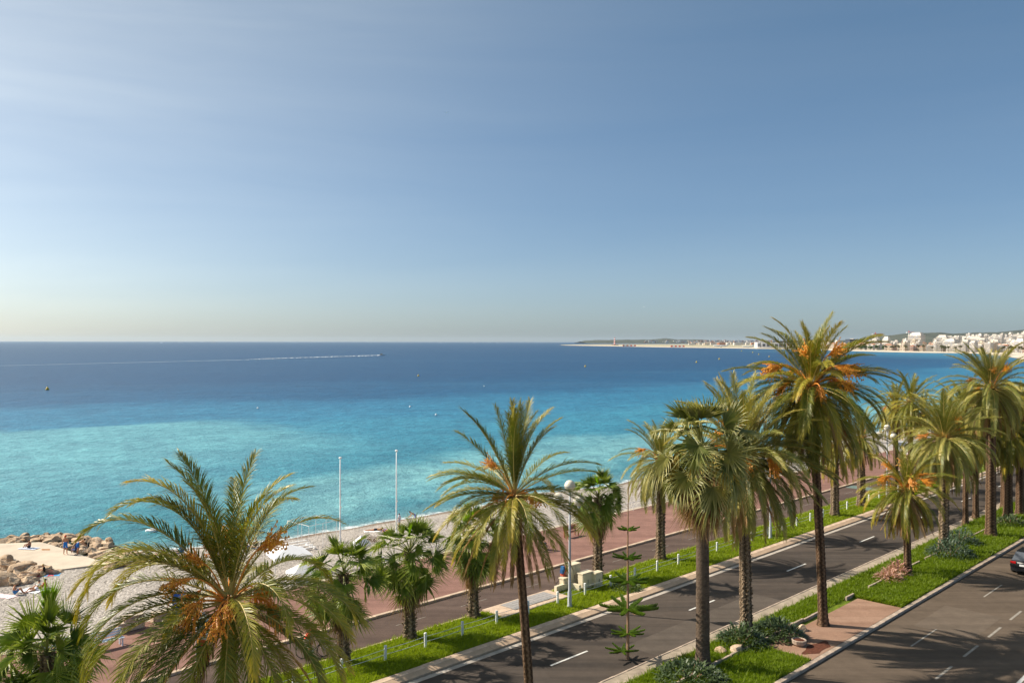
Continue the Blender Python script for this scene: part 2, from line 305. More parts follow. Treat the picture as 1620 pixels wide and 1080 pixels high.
    ff = mathn(n, l, 'ADD', sh.outputs['Fac'], mathn(n, l, 'MULTIPLY', mathn(n, l, 'SUBTRACT', fo.outputs[0], 0.5), 1.5))
    fr = n.new('ShaderNodeMapRange'); fr.inputs[1].default_value = 0.8; fr.inputs[2].default_value = 1.0; l.new(ff, fr.inputs[0])
    sd_ = mathn(n, l, 'MULTIPLY', sh.outputs['Fac'], 0.5)
    c = mixc(n, l, sd_, c, (0.3, 0.4, 0.38))
    c = mixc(n, l, fr.outputs[0], c, (0.85, 0.87, 0.87)); l.new(c, b.inputs['Base Color'])
    b1 = n.new('ShaderNodeBump'); b1.inputs['Strength'].default_value = 1.0; b1.inputs['Distance'].default_value = 0.28; l.new(r1.outputs[0], b1.inputs['Height'])
    b2 = n.new('ShaderNodeBump'); b2.inputs['Strength'].default_value = 1.0; b2.inputs['Distance'].default_value = 1.4; l.new(r2.outputs[0], b2.inputs['Height']); l.new(b1.outputs[0], b2.inputs['Normal'])
    l.new(b2.outputs[0], b.inputs['Normal']); b.inputs['Roughness'].default_value = 0.3; b.inputs['Specular IOR Level'].default_value = 0.15
    return m
M['sea'] = sea_mat()
def shore_t(s):                                                     # offset of the waterline
    return 82.5 + 1.2 * math.sin(s * 0.09 + 1) + 0.8 * math.sin(s * 0.23) + (max(0, 62 - s) * 0.28)
# sea sheet: fine rows near the beach carry the surf attribute, one huge ring goes to the horizon
mb = MB(); ss = [-140, -90, -60] + list(np.arange(-40, 160, 2.0)) + [165, 200, 260, 340, 450, 600, 900]
offs = [-14, -3, -1.5, 0, 1, 2, 3.2, 5, 8, 14, 30]; fo = [1, 1, 1, 0.95, 0.8, 0.6, 0.45, 0.3, 0.15, 0.06, 0]
vs = []; ks = []
for s in ss:
    for o_, k_ in zip(offs, fo):
        vs.append(ST(s, shore_t(s) + o_, SEA)); ks.append(k_)
nO = len(offs); fs = [(i * nO + j, (i + 1) * nO + j, (i + 1) * nO + j + 1, i * nO + j + 1) for i in range(len(ss) - 1) for j in range(nO - 1)]
me = bpy.data.meshes.new('sea'); 
first, last = len(vs), None
o4 = len(vs); vs += [(-30000, -3000, SEA - 0.03), (30000, -3000, SEA - 0.03), (30000, 32000, SEA - 0.03), (-30000, 32000, SEA - 0.03)]; ks += [0] * 4; fs.append((o4, o4 + 1, o4 + 2, o4 + 3))
me.from_pydata(vs, [], fs); me.materials.append(M['sea']); at = me.attributes.new('shore', 'FLOAT', 'POINT'); at.data.foreach_set('value', ks); me.update()
struct('sea', me)

COAST = [(3500, -200), (560, 500), (640, 760), (650, 900), (604, 1000), (690, 1150), (762, 1310), (870, 1560), (905, 1690), (850, 1700), (822, 1800), (814, 1914), (817, 2105), (822, 2563), (780, 2700), (604, 3239), (522, 3685), (293, 4913), (300, 5300), (700, 6600), (1500, 7400), (3000, 8000), (9000, 8200)]
def coast_x(y):
    P_ = COAST[4:19]
    for a, b in zip(P_[:-1], P_[1:]):
        if a[1] <= y <= b[1]: return a[0] + (b[0] - a[0]) * (y - a[1]) / (b[1] - a[1])
    return P_[0][0] if y < P_[0][1] else P_[-1][0]
def land_z(x, y):
    d = x - coast_x(y)
    if y > 3000: return -3.6
    k = 1 if y < 2300 else max(0, (3000 - y) / 700)
    return -3.6 + max(0, min(46, (d - 140) * 0.052)) * k + (0.4 if d > 60 else 0)
M['farsand'] = plain('far_shore_sand', (0.62, 0.54, 0.44), 0.95, 0.1, var=0.2, scale=0.01)
M['farland'] = plain('far_dry_ground', (0.42, 0.37, 0.25), 0.95, 0.1, var=0.3, scale=0.006)
M['farrock'] = plain('far_shore_rock', (0.3, 0.2, 0.13), 0.95, 0.1, var=0.4, scale=0.05)
mb = MB(); ys = list(range(-200, 3000, 60)) + list(range(3000, 5000, 150))
rows = []
def cx2(y):
    P_ = COAST[:19]
    if y < 500: return 560 + (500 - y) * 1.0
    for a, b in zip(P_[1:-1], P_[2:]):
        if min(a[1], b[1]) <= y <= max(a[1], b[1]) and a[1] != b[1]: return a[0] + (b[0] - a[0]) * (y - a[1]) / (b[1] - a[1])
    return 293
D = [(-6, -6.2), (0, -4.6), (10, -3.8), (45, -3.6), (80, -3.3), (140, None), (250, None), (450, None), (750, None), (1200, None), (6000, None)]
for y in ys:
    x0 = cx2(y); rows.append([(x0 + d, y, z if z is not None else land_z(x0 + d, y)) for d, z in D])
nD = len(D); vs = [p for r in rows for p in r]
for j in range(nD - 1):
    mi = 2 if j < 1 else (0 if j < 4 else 1)
    fs = [(i * nD + j, i * nD + j + 1, (i + 1) * nD + j + 1, (i + 1) * nD + j) for i in range(len(ys) - 1)]
    mb.m += [mi] * len(fs); mb.f += fs
mb.v = vs; mb.k = [0] * len(vs)
struct('far_shore', mb.mesh('far_shore', [M['farsand'], M['farland'], M['farrock']]))
# the flat airport spit, reaching further out behind
mb = MB(); mb.add([(289, 4930, -4.7), (303, 5350, -4.7), (700, 6600, -4.7), (1500, 7400, -4.7), (9000, 8200, -4.7), (9000, 4850, -4.7), (600, 4850, -4.7),
                   (300, 4945, -3.4), (315, 5340, -3.4), (715, 6580, -3.4), (1510, 7380, -3.4), (9000, 8100, -3.4), (9000, 4860, -3.4), (600, 4860, -3.4)],
                  [(7, 13, 12, 11, 10, 9, 8)] + [(i, (i + 1) % 7, 7 + (i + 1) % 7, 7 + i) for i in range(7)])
struct('airport_ground', mb.mesh('airport_ground', M['farland']))
# hills behind
def hill_mat():
    m, n, l, b = node_mat('far_woods', 1.0, 0.0); P = world_pos(n); x = noise(n, l, P, 0.008, 6, 0.7)
    l.new(ramp(n, l, x.outputs[0], [(0.3, (0.05, 0.06, 0.045)), (0.6, (0.085, 0.09, 0.065)), (0.8, (0.17, 0.16, 0.13))]).outputs[0], b.inputs['Base Color']); return m
M['hill'] = hill_mat()
def hill(name, prof, Y0, depth, z0=-6, seed=1):
    r2 = random.Random(seed); mb = MB(); N = len(prof) * 6; vs = []
    px = [p[0] for p in prof]; py = [p[1] for p in prof]
    for i in range(N + 1):
        x_ = px[0] + (px[-1] - px[0]) * i / N; y_ = float(np.interp(x_, px, py)) + r2.uniform(-0.25, 0.25)
        for j, (q, h) in enumerate([(0, 0), (0.18, 0.35), (0.4, 0.7), (0.7, 1.0), (1.0, 0.8), (1.4, 0)]):
            YY = Y0 + depth * q; top = CAM_H + (540.5 - y_) * (Y0 + depth * 0.7) / F
            vs.append(((x_ - 810) * (Y0 + depth * 0.7) / F + r2.uniform(-20, 20), YY, z0 + (top - z0) * h * (1 if h in (0, 1) else r2.uniform(0.9, 1.1))))
    mb.add(vs, [(i * 6 + j, (i + 1) * 6 + j, (i + 1) * 6 + j + 1, i * 6 + j + 1) for i in range(N) for j in range(5)])
    struct(name, mb.mesh(name, M['hill'], True))
hill('cape_hills', [(917, 540.6), (925, 539.3), (940, 538.2), (985, 537.6), (1010, 537.2), (1030, 537.2), (1045, 535.6), (1055, 535.2), (1070, 537), (1100, 536.8), (1130, 538), (1180, 539.2), (1240, 539.5), (1300, 538.8), (1380, 539)], 10200, 1400)
hill('inland_hills', [(1250, 539), (1300, 538.5), (1400, 536), (1420, 530.5), (1432, 526.5), (1445, 528), (1460, 526.6), (1475, 525.6), (1490, 525.6), (1500, 528), (1515, 526.8), (1540, 525.6), (1565, 525.2), (1600, 524), (1612, 521.6), (1640, 519), (1720, 518)], 6500, 1500, seed=4)

# haze
hz = MB(); hz.box((0, 14500, 67), (61000, 36000, 148)); hm = bpy.data.materials.new('haze_air'); hm.use_nodes = True; hn = hm.node_tree.nodes; hn.clear()
ho = hn.new('ShaderNodeOutputMaterial'); hv = hn.new('ShaderNodeVolumePrincipled'); hv.inputs['Color'].default_value = (0.72, 0.86, 1.0, 1); hv.inputs['Density'].default_value = 2.0e-5; hv.inputs['Anisotropy'].default_value = 0.2
hm.node_tree.links.new(hv.outputs[0], ho.inputs['Volume'])
tag(link('haze', hz.mesh('haze', hm)), kind='stuff')

# ------------------------------------------------------------------ city across the bay
M['wall_w'] = plain('white_render', (0.7, 0.64, 0.57), 0.8, 0.2); M['wall_c'] = plain('cream_render', (0.72, 0.6, 0.46), 0.8, 0.2); M['wall_p'] = plain('pink_render', (0.66, 0.47, 0.38), 0.8, 0.2)
M['glass'] = plain('dark_window', (0.09, 0.1, 0.12), 0.25, 0.5); M['tile'] = plain('terracotta_tile', (0.5, 0.22, 0.12), 0.8, 0.2); M['slate'] = plain('dark_cladding', (0.04, 0.05, 0.07), 0.5, 0.4)
M['blue'] = plain('blue_blind', (0.08, 0.2, 0.45), 0.7, 0.2)
def block(wd, dp, fl, wall, roof='flat', setback=0, seed=0):
    """apartment block: front (-X) faces the sea; loggias, windows and balcony slabs on each floor"""
    r = random.Random(seed); mb = MB(); fh = 3.1; H = fl * fh
    mb.box((0, 0, H / 2 - 4), (dp, wd, H + 8), 0)
    n = max(2, int(wd / 3.6))
    for f in range(fl):
        zc = f * fh + 1.6
        for i in range(n):
            y = -wd / 2 + (i + 0.5) * wd / n
            if r.random() < 0.9: mb.box((-dp / 2 - 0.02, y, zc), (0.3, wd / n * 0.62, 1.9), 1 if r.random() > 0.12 else 2)
            mb.box((dp / 2 + 0.02, y, zc), (0.3, wd / n * 0.45, 1.5), 1)
        mb.box((-dp / 2 - 0.75, 0, f * fh + 0.15), (1.5, wd * 0.96, 0.22), 0)
        mb.box((-dp / 2 - 1.45, 0, f * fh + 0.65), (0.1, wd * 0.96, 0.75), 0)
        for i in range(max(2, int(dp / 4))):
            x = -dp / 2 + (i + 0.5) * dp / max(2, int(dp / 4))
            for q in (-1, 1): mb.box((x, q * (wd / 2 + 0.02), zc), (1.5, 0.3, 1.5), 1)
    if roof == 'tile':
        a, b_, h = dp / 2 + 0.8, wd / 2 + 0.8, 2.6
        mb.add([(-a, -b_, H), (a, -b_, H), (a, b_, H), (-a, b_, H), (0, -b_ + a, H + h), (0, b_ - a, H + h)], [(0, 1, 4), (1, 2, 5, 4), (2, 3, 5), (3, 0, 4, 5), (3, 2, 1, 0)], 3)
    else:
        mb.box((0, 0, H + 0.35), (dp + 0.5, wd + 0.5, 0.7), 0)
        mb.box((1, r.uniform(-0.25, 0.25) * wd, H + 1.9), (dp * 0.45, wd * 0.3, 2.6), 0)
        for k in range(setback): mb.box((1 + k, 0, H + 0.7 + 1.45 + k * 2.9), (dp * (0.75 - 0.15 * k), wd * (0.8 - 0.15 * k), 2.9), 0)
    return mb.mesh('block', [wall, M['glass'], M['blue'], M['tile']])
BL = [block(22, 13, 7, M['wall_w'], seed=1), block(30, 12, 6, M['wall_w'], seed=2), block(16, 12, 8, M['wall_w'], 'flat', 1, seed=3), block(26, 14, 5, M['wall_c'], 'tile', seed=4),
      block(18, 12, 6, M['wall_c'], seed=5), block(14, 12, 4, M['wall_p'], 'tile', seed=6), block(36, 13, 8, M['wall_w'], 'flat', 2, seed=7), block(20, 12, 9, M['wall_w'], seed=8), block(12, 10, 3, M['wall_w'], 'tile', seed=9)]
BG = [('white balconied apartment block among the dense white blocks across the bay', 'white balconied blocks across the bay')] * 3 + [('cream block with a red tiled roof in the town across the bay', 'cream tiled blocks across the bay'),
      ('cream flat roofed block in the town across the bay', 'cream flat blocks across the bay'), ('small pink house with a tiled roof in the town across the bay', 'pink houses across the bay'),
      ('long white stepped apartment block in the town across the bay', 'long white stepped blocks across the bay'), ('white balconied apartment block among the dense white blocks across the bay', 'white balconied blocks across the bay'), ('low white villa with a red roof in the town across the bay', 'white villas across the bay')]
rb = random.Random(11); nb = 0
def put_block(k, x, y, rz, sc_=1.0, label=None):
    global nb; o = link('apartment_building', BL[k], None, (x, y, land_z(x, y)), (0, 0, rz), sc_); nb += 1
    if label: tag(o, label, 'building')
    else: tag(o, BG[k][0], 'building', BG[k][1])
occ = []
def free(x, y, r):
    for a, b_, c in occ:
        if (a - x) ** 2 + (b_ - y) ** 2 < (r + c) ** 2 * 0.5: return False
    occ.append((x, y, r)); return True
# landmark blocks
put_block(6, *G(1450, 552, -3.6)[:2], R(22), 1.25, 'large white stepped apartment block with stacked terraces behind the green pines'); occ.append((*G(1450, 552, -3.6)[:2], 40))
put_block(1, *G(1382, 552, -3.6)[:2], R(60), 0.95, 'plain white slab block under the left crane, just behind the pines'); occ.append((*G(1382, 552, -3.6)[:2], 30))
tries = 0
while nb < 400 and tries < 16000:
    tries += 1; y = rb.uniform(1330, 2950); x0 = coast_x(y)
    d = 85 + rb.random() ** 1.4 * 620; x = x0 + d; px = 810 + x / y * F
    if not (1285 < px < 1650): continue
    dens = 1.0 if px > 1490 else (0.45 if px > 1400 else 0.28)
    if rb.random() > dens: continue
    k = rb.choices(range(9), [5, 4, 4, 1.2, 1.5, 1, 2, 4, 1])[0] if px > 1480 else rb.choices(range(9), [1, 1, 1, 3, 3, 3, 1, 1, 3])[0]
    if px < 1480 and d > 350: continue
    if not free(x, y, 11.5): continue
    put_block(k, x, y, R(rb.uniform(8, 60)), (rb.uniform(0.6, 0.95), rb.uniform(0.45, 0.85), rb.uniform(0.55, 1.0)))
# trees on the far shore
def crown_mesh(name, rx, rz_, n, ls, mat, seed, shape='ball'):
    r = np.random.default_rng(seed); mb = MB(); vs = []; ks = []
    for i in range(n):
        p = r.normal(size=3); p /= np.linalg.norm(p); rad = r.uniform(0.6, 1.0)
        lump = 1 + 0.22 * math.sin(3.1 * p[0] + seed) * math.cos(4.3 * p[1] + seed) + 0.15 * math.sin(7 * p[2] + 2 * p[0])
        c = p * np.array([rx, rx, rz_]) * rad * lump; a = r.normal(size=3); a /= np.linalg.norm(a); b = np.cross(a, p); b /= max(1e-6, np.linalg.norm(b)); s_ = ls * r.uniform(0.6, 1.3)
        vs += [tuple(c - a * s_), tuple(c + b * s_ * 0.6), tuple(c + a * s_), tuple(c - b * s_ * 0.6)]
    mb.add(vs, [(4 * i, 4 * i + 1, 4 * i + 2, 4 * i + 3) for i in range(n)]); return mb.mesh(name, mat)
M['pine'] = leaf_mat('pine_leaf', [(0, (0.035, 0.07, 0.012)), (1, (0.08, 0.13, 0.02))], (0.1, 0.14, 0.03), 0.7, 0.2, 0.2)
M['olive'] = leaf_mat('olive_leaf', [(0, (0.05, 0.055, 0.022)), (1, (0.13, 0.12, 0.05))], (0.1, 0.14, 0.03), 0.7, 0.2, 0.2)
M['trunk'] = plain('tree_trunk', (0.14, 0.1, 0.07), 0.9, 0.1)
pc = [crown_mesh('pine_crown', 9, 4.6, 420, 1.3, M['pine'], s_) for s_ in (1, 2, 3)]; fp = [crown_mesh('shore_crown', 3.2, 2.0, 110, 0.9, M['olive'], s_) for s_ in (4, 5)]
tk = MB().tube([(0, 0, -1), (0.3, 0, 4), (0, 0.2, 8)], [0.5, 0.4, 0.3]).mesh('pine_trunk', M['trunk']); tk2 = MB().tube([(0, 0, -1), (0, 0, 9)], [0.35, 0.25]).mesh('shore_trunk', M['trunk'])
def far_tree(kind, x, y, sc_):
    if kind == 'pine':
        t = thing('pine_tree', 'dark green rounded pine in the clump behind the far white beach', 'tree', (x, y, land_z(x, y)), rb.uniform(0, 6), 'round pines behind the far beach', sc_)
        link('trunk', tk, t); link('crown', rb.choice(pc), t, (0, 0, 9))
    else:
        t = thing('palm_tree', 'tiny palm in the row along the shore road across the bay', 'tree', (x, y, land_z(x, y)), rb.uniform(0, 6), 'palms lining the far shore', sc_)
        link('trunk', tk2, t); link('crown', rb.choice(fp), t, (0, 0, 9.6))
for px, py, q in [(1362, 553.6, 1), (1369, 553.2, 1.1), (1377, 553.6, .9), (1386, 553.3, 1.1), (1394, 553, 1.15), (1399, 553.6, .9), (1372, 552.6, 1.1), (1390, 552.4, 1.1), (1424, 553.6, .9), (1430, 553.2, 1.1), (1437, 553.2, 1.1), (1443, 553.6, 1), (1433, 552.6, 1.1), (1448, 553.2, .9), (1459, 552.5, .8), (1418, 553.8, .7), (1411, 553.8, .6)]:
    far_tree('pine', *G(px, py, -3.6)[:2], q * 0.85)
for i in range(95):
    y = rb.uniform(1000, 2250); x = coast_x(y) + rb.uniform(58, 84); 
    if 1395 < 810 + x / y * F < 1640: far_tree('palm', x, y, rb.uniform(0.85, 1.25))
# cranes, dark hall, airport things
M['redwhite'] = plain('red_paint', (0.6, 0.05, 0.04), 0.6, 0.3)
def crane(px, py, z, hgt, arm, label):
    x, y, _ = G(px, py, z); t = thing('tower_crane', label, 'crane', (x, y, land_z(x, y)), R(8))
    link('mast', MB().box((0, 0, hgt / 2), (1.8, 1.8, hgt)).mesh('mast', M['white']), t)
    link('jib', MB().box((arm * 0.3, 0, hgt), (arm, 1.4, 1.6)).box((0, 0, hgt + 2.5), (1.6, 1.6, 5)).mesh('jib', M['redwhite']), t)
    link('counterweight', MB().box((-arm * 0.25, 0, hgt - 1), (6, 2.4, 3.4)).mesh('counterweight', M['white']), t)
crane(1385, 551, -3.6, 40, 32, 'red and white crane above the plain slab block, left of two'); crane(1438, 550.5, -3.6, 45, 24, 'red jib of a crane peeking over the white stepped block')
def far_box(name, label, cat, px0, px1, y0, y1, Yd, mats, depth=30):
    x0, x1 = (px0 - 810) * Yd / F, (px1 - 810) * Yd / F; z0, z1 = CAM_H - (y1 - 540.5) * Yd / F, CAM_H - (y0 - 540.5) * Yd / F; wd, h = x1 - x0, z1 - z0
    t = thing(name, label, cat, ((x0 + x1) / 2, Yd, z0))
    link('wall', MB().box((0, 0, h / 2), (wd, depth, h)).mesh('wall', mats[0]), t); mb = MB(); n = max(3, int(wd / 12))
    for i in range(n): mb.box((-wd / 2 + (i + 0.5) * wd / n, -depth / 2 - 0.05, h * 0.5), (wd / n * 0.7, 0.6, h * 0.55))
    link('window_band', mb.mesh('window_band', mats[1]), t); link('roof', MB().box((0, 0, h + 0.4), (wd + 2, depth + 2, 0.8)).mesh('roof', mats[2]), t)
far_box('office_building', 'low dark glass building left of the pines across the bay', 'building', 1341, 1355, 536.5, 545, 2300, [M['slate'], M['glass'], M['slate']])
far_box('hangar', 'white airport hangar with wide dark doors at the spit', 'hangar', 1201, 1240, 542, 549.5, 2750, [M['white'], M['glass'], M['white']], 60)
far_box('hangar_annex', 'tall white end block joined beside the airport hangar', 'building', 1196, 1201, 541.5, 549.5, 2740, [M['white'], M['glass'], M['white']])
def checker(px0, px1, y0, y1, Yd, label):
    x0, x1 = (px0 - 810) * Yd / F, (px1 - 810) * Yd / F; h = (y1 - y0) * Yd / F; t = thing('checker_marker', label, 'barrier', (x0, Yd, -3.4)); n = 7
    a = MB().box((0, 0, h / 2), ((x1 - x0) / n, 4, h)).mesh('panel', M['redwhite']); b = MB().box((0, 0, h / 2), ((x1 - x0) / n, 4, h)).mesh('panel', M['white'])
    for i in range(n): link('panel', (a, b)[i % 2], t, ((i + 0.5) * (x1 - x0) / n, 0, 0))
checker(985, 1006, 544.8, 547.0, 3720, 'red and white chequered barrier nearer the striped tower'); checker(1061, 1083, 545.9, 548.2, 3260, 'red and white chequered barrier right of the first, on the spit')
x, y, _ = G(972.5, 546.3, -3.4); t = thing('striped_tower', 'red and white striped light tower on the airport spit', 'lighthouse', (x, y, -3.4)); hh = (546.3 - 535.5) * y / F / 7; rr = 5.5
for i in range(7): link('band', MB().lathe([(rr - 0.35 * i, 0), (rr - 0.35 * (i + 1), hh)], 10).mesh('band', M['redwhite'] if i % 2 else M['white']), t, (0, 0, i * hh))
link('lantern', MB().lathe([(2.5, 0), (2.8, 2), (1, 5)], 8).mesh('lantern', M['redwhite']), t, (0, 0, 7 * hh)); link('base', MB().lathe([(22, -1), (20, 3), (14, 3.4)], 10).mesh('base', M['farrock']), t)
def jet(px, py, Yd, sc_, label):
    x = (px - 810) * Yd / F; t = thing('jet_plane', label, 'plane', (x, Yd, -3.4), R(8), None, sc_); 
    link('fuselage', MB().tube([(-19, 0, 3.5), (-17, 0, 3.5), (0, 0, 3.2), (14, 0, 3.6), (20, 0, 4.6)], [0.3, 1.8, 2, 1.7, 0.3], 10).mesh('fuselage', M['white'], True), t)
    link('tail_fin', MB().add([(14, -.2, 5), (20, -.2, 5), (22, -.2, 11), (19, -.2, 11), (14, .2, 5), (20, .2, 5), (22, .2, 11), (19, .2, 11)], [(0, 1, 2, 3), (7, 6, 5, 4), (0, 4, 5, 1), (1, 5, 6, 2), (2, 6, 7, 3), (3, 7, 4, 0)]).mesh('tail_fin', M['white']), t)
    for q in (-1, 1):
        link('wing', MB().add([(-3, q * 1.5, 2.4), (3, q * 1.5, 2.4), (7, q * 17, 3.4), (5, q * 17, 3.4), (-3, q * 1.5, 2.8), (3, q * 1.5, 2.8), (7, q * 17, 3.5), (5, q * 17, 3.5)], [(0, 1, 2, 3), (7, 6, 5, 4), (0, 4, 5, 1), (1, 5, 6, 2), (2, 6, 7, 3), (3, 7, 4, 0)]).mesh('wing', M['white']), t)
        link('wheel', MB().box((1, q * 3, 0.8), (1, .5, 1.6)).mesh('wheel', M['dark']), t)
jet(1140, 547, 3150, 1.5, 'white jet parked on the spit with its tall tail at left'); jet(1183, 547, 2950, 1.1, 'white jet parked left of the airport hangar')
# far hillside towns, specks only
mb = MB(); rt = random.Random(5)
for i in range(340):
    px = rt.triangular(1000, 1390, 1200); Yd = rt.uniform(10350, 10900); x = (px - 810) * Yd / F; z = CAM_H + (540.5 - rt.uniform(538.8, 541.2)) * Yd / F; mb.box((x, Yd - 300, z), (rt.uniform(14, 45), 14, rt.uniform(8, 22)), 0 if rt.random() < 0.62 else 1)
tag(link('far_town', mb.mesh('far_town', [M['wall_w'], M['tile']])), kind='stuff')
mb = MB()
for i in range(230):
    px = rt.uniform(1090, 1400); Yd = rt.uniform(5200, 7300); x = (px - 810) * Yd / F; mb.box((x, Yd, 2), (rt.uniform(12, 40), 14, rt.uniform(9, 26)), rt.choice([0, 0, 1, 2]))
tag(link('far_suburb', mb.mesh('far_suburb', [M['wall_w'], M['tile'], M['wall_c']])), kind='stuff')
# ------------------------------------------------------------------ near ground, roads, kerbs
def sheet(name, s0, s1, t0, t1, z, mat, ns=1, nt=1, parent=None, amp=0.0):
    vs = []
    for i in range(ns + 1):
        for j in range(nt + 1):
            s = s0 + (s1 - s0) * i / ns; t = t0 + (t1 - t0) * j / nt
            dz = 0 if not amp else amp * (0.5 + 0.3 * math.sin(s * 0.9) * math.cos(t * 1.7 + s * 0.31) + 0.3 * math.sin(s * 3.7 + t * 2) * math.sin(t * 4.1 - s * 1.3)) * min(1, min(j, nt - j) * 1.0)
            vs.append(ST(s, t, z + dz))
    mb = MB().add(vs, [(i * (nt + 1) + j, (i + 1) * (nt + 1) + j, (i + 1) * (nt + 1) + j + 1, i * (nt + 1) + j + 1) for i in range(ns) for j in range(nt)])
    return struct(name, mb.mesh(name, mat, bool(amp)), parent)
S0, S1 = -60, 820
mb = MB(); A = [ST(S0, 51.4, -0.06), ST(S1, 51.4, -0.06), (900, 200, -0.06), (900, -300, -0.06), (-100, -300, -0.06)]
mb.add(A, [(4, 3, 2, 1, 0)]); struct('ground', mb.mesh('ground', M['sidewalk']))
sheet('pavement', S0, S1, -10, 10.7, 0.13, M['sidewalk'])
sheet('near_road', S0, S1, 11.0, 20.2, 0.0, M['road_old'])
sheet('shore_road', S0, S1, 26.72, 33.2, 0.0, M['road'])
sheet('gutter', S0, S1, 33.2, 33.55, 0.004, M['gutter'])
sheet('concrete_strip', S0, S1, 25.62, 26.7, 0.05, M['strip'])
sheet('cycle_path', S0, S1, 38.82, 42.6, 0.02, M['cycle'])
sheet('promenade', S0, S1, 42.9, 51.5, 0.13, M['prom'])
mb = MB(); 
for (a, b_) in ((0, 0),): pass
def long_box(name, s0, s1, t0, t1, z0, z1, mat, parent=None):
    mb = MB(); c = ST((s0 + s1) / 2, (t0 + t1) / 2, (z0 + z1) / 2); mb.box(c, (s1 - s0, t1 - t0, z1 - z0), 0, R(45)); return struct(name, mb.mesh(name, mat), parent)
def kerb(name, t0, t1, z1, mat, s_a, s_b, step, z0=-0.05):
    k = long_box(name, s_b, S1, t0, t1, z0, z1, mat); n = int(round((s_b - s_a) / step)); me_ = []
    for v in range(3):
        m_ = MB().box((0, 0, 0), (step - 0.015, t1 - t0, z1 - z0)); mm = m_.mesh('kerb_stone', mat)
        bm = bmesh.new(); bm.from_mesh(mm); bmesh.ops.bevel(bm, geom=[e for e in bm.edges if all(v_.co.z > 0 for v_ in e.verts)], offset=0.018 + 0.004 * v, segments=1, affect='EDGES'); bm.to_mesh(mm); bm.free(); me_.append(mm)
    for i in range(n):
        s = s_a + (i + 0.5) * step
        link('kerb_stone', random.choice(me_), k, ST(s, (t0 + t1) / 2 + random.uniform(-.006, .006), (z0 + z1) / 2 + random.uniform(-.006, .004)), (0, 0, R(45) + random.uniform(-.004, .004)))
    long_box('kerb_run', S0, s_a - 0.02, t0, t1, z0, z1, mat, k)
kerb('median_kerb', 34.0, 34.45, 0.2, M['stone'], 8, 118, 1.1); 
lk = long_box('lower_kerb', 118.1, S1, 33.62, 34.0, -0.05, 0.1, M['stone_warm']); wm_ = MB(); q_ = 1.09
wm_.add([(-q_, -.19, -.15), (q_, -.19, -.15), (q_, .19, -.15), (-q_, .19, -.15), (-q_, -.19, .0), (q_, -.19, .0), (q_, .19, .1), (-q_, .19, .1)], [(3, 2, 1, 0), (4, 5, 6, 7), (0, 1, 5, 4), (1, 2, 6, 5), (2, 3, 7, 6), (3, 0, 4, 7)]); wm_ = wm_.mesh('kerb_stone', M['stone_warm'])
for i in range(50): link('kerb_stone', wm_, lk, ST(9.1 + 2.2 * i, 33.8, .095 + random.uniform(-.004, .004)), (0, 0, R(45)))
kerb('road_kerb', 20.2, 20.5, 0.15, M['kerb_grey'], 24, 120, 1.0)
kerb('promenade_kerb', 42.6, 42.9, 0.16, M['stone'], 8, 128, 1.2); kerb('path_kerb', 38.62, 38.82, 0.14, M['stone'], 8, 120, 1.0); kerb('strip_kerb', 26.6, 26.74, 0.075, M['kerb_grey'], 20, 110, 1.0)
long_box('pavement_kerb', S0, S1, 10.7, 11.0, -0.05, 0.15, M['kerb_grey'])
# painted lines
def dash(s0, s1, t, w_=0.13, z=0.006, mat='paint'): return MB().box(ST((s0 + s1) / 2, t, z), (s1 - s0, w_, 0.004), 0, R(45)).mesh('lane_dash', M[mat])
def lane(name, dashes, t, w_=0.13, z=0.006, mat='paint'):
    p = None
    for a, b_ in dashes:
        o = link(name if p is None else 'lane_dash', dash(a, b_, t, w_, z, mat), p)
        if p is None: p = tag(o, kind='structure')
lane('shore_lane_marking', [(32.9 + 13 * k, 35.9 + 13 * k) for k in range(-2, 12)], 30.0)
lane('near_lane_marking', [(62.3 + 13 * k, 66.3 + 13 * k) for k in range(-4, 8)], 17.7, 0.1, 0.006, 'worn_paint')
lane('near_second_marking', [(54 + 4.3 * k, 56.4 + 4.3 * k) for k in range(-6, 12)], 15.1, 0.14, 0.006, 'worn_paint')
lane('near_edge_line', [(S0, 300)], 12.0, 0.18); lane('path_marking', [(25.7 + 5.2 * k, 28.0 + 5.2 * k) for k in range(-3, 22)], 40.7, 0.05, 0.026, 'worn_paint')
sheet('green_path_patch', 97.5, 99.5, 39.0, 42.4, 0.026, plain('green_paint', (0.14, 0.19, 0.17), 0.8, 0.2, var=0.3, scale=3))
# concrete apron at the road's near side patches and the darker repair
sheet('road_patch', 53, 58.5, 15.6, 18.9, 0.004, asphalt('patch_asphalt', (0.125, 0.098, 0.075), (0.155, 0.12, 0.092), 8)); sheet('shore_road_patch', 38, 52, 26.76, 29.0, 0.004, asphalt('patch_asphalt', (0.085, 0.07, 0.058), (0.115, 0.094, 0.078), 12))
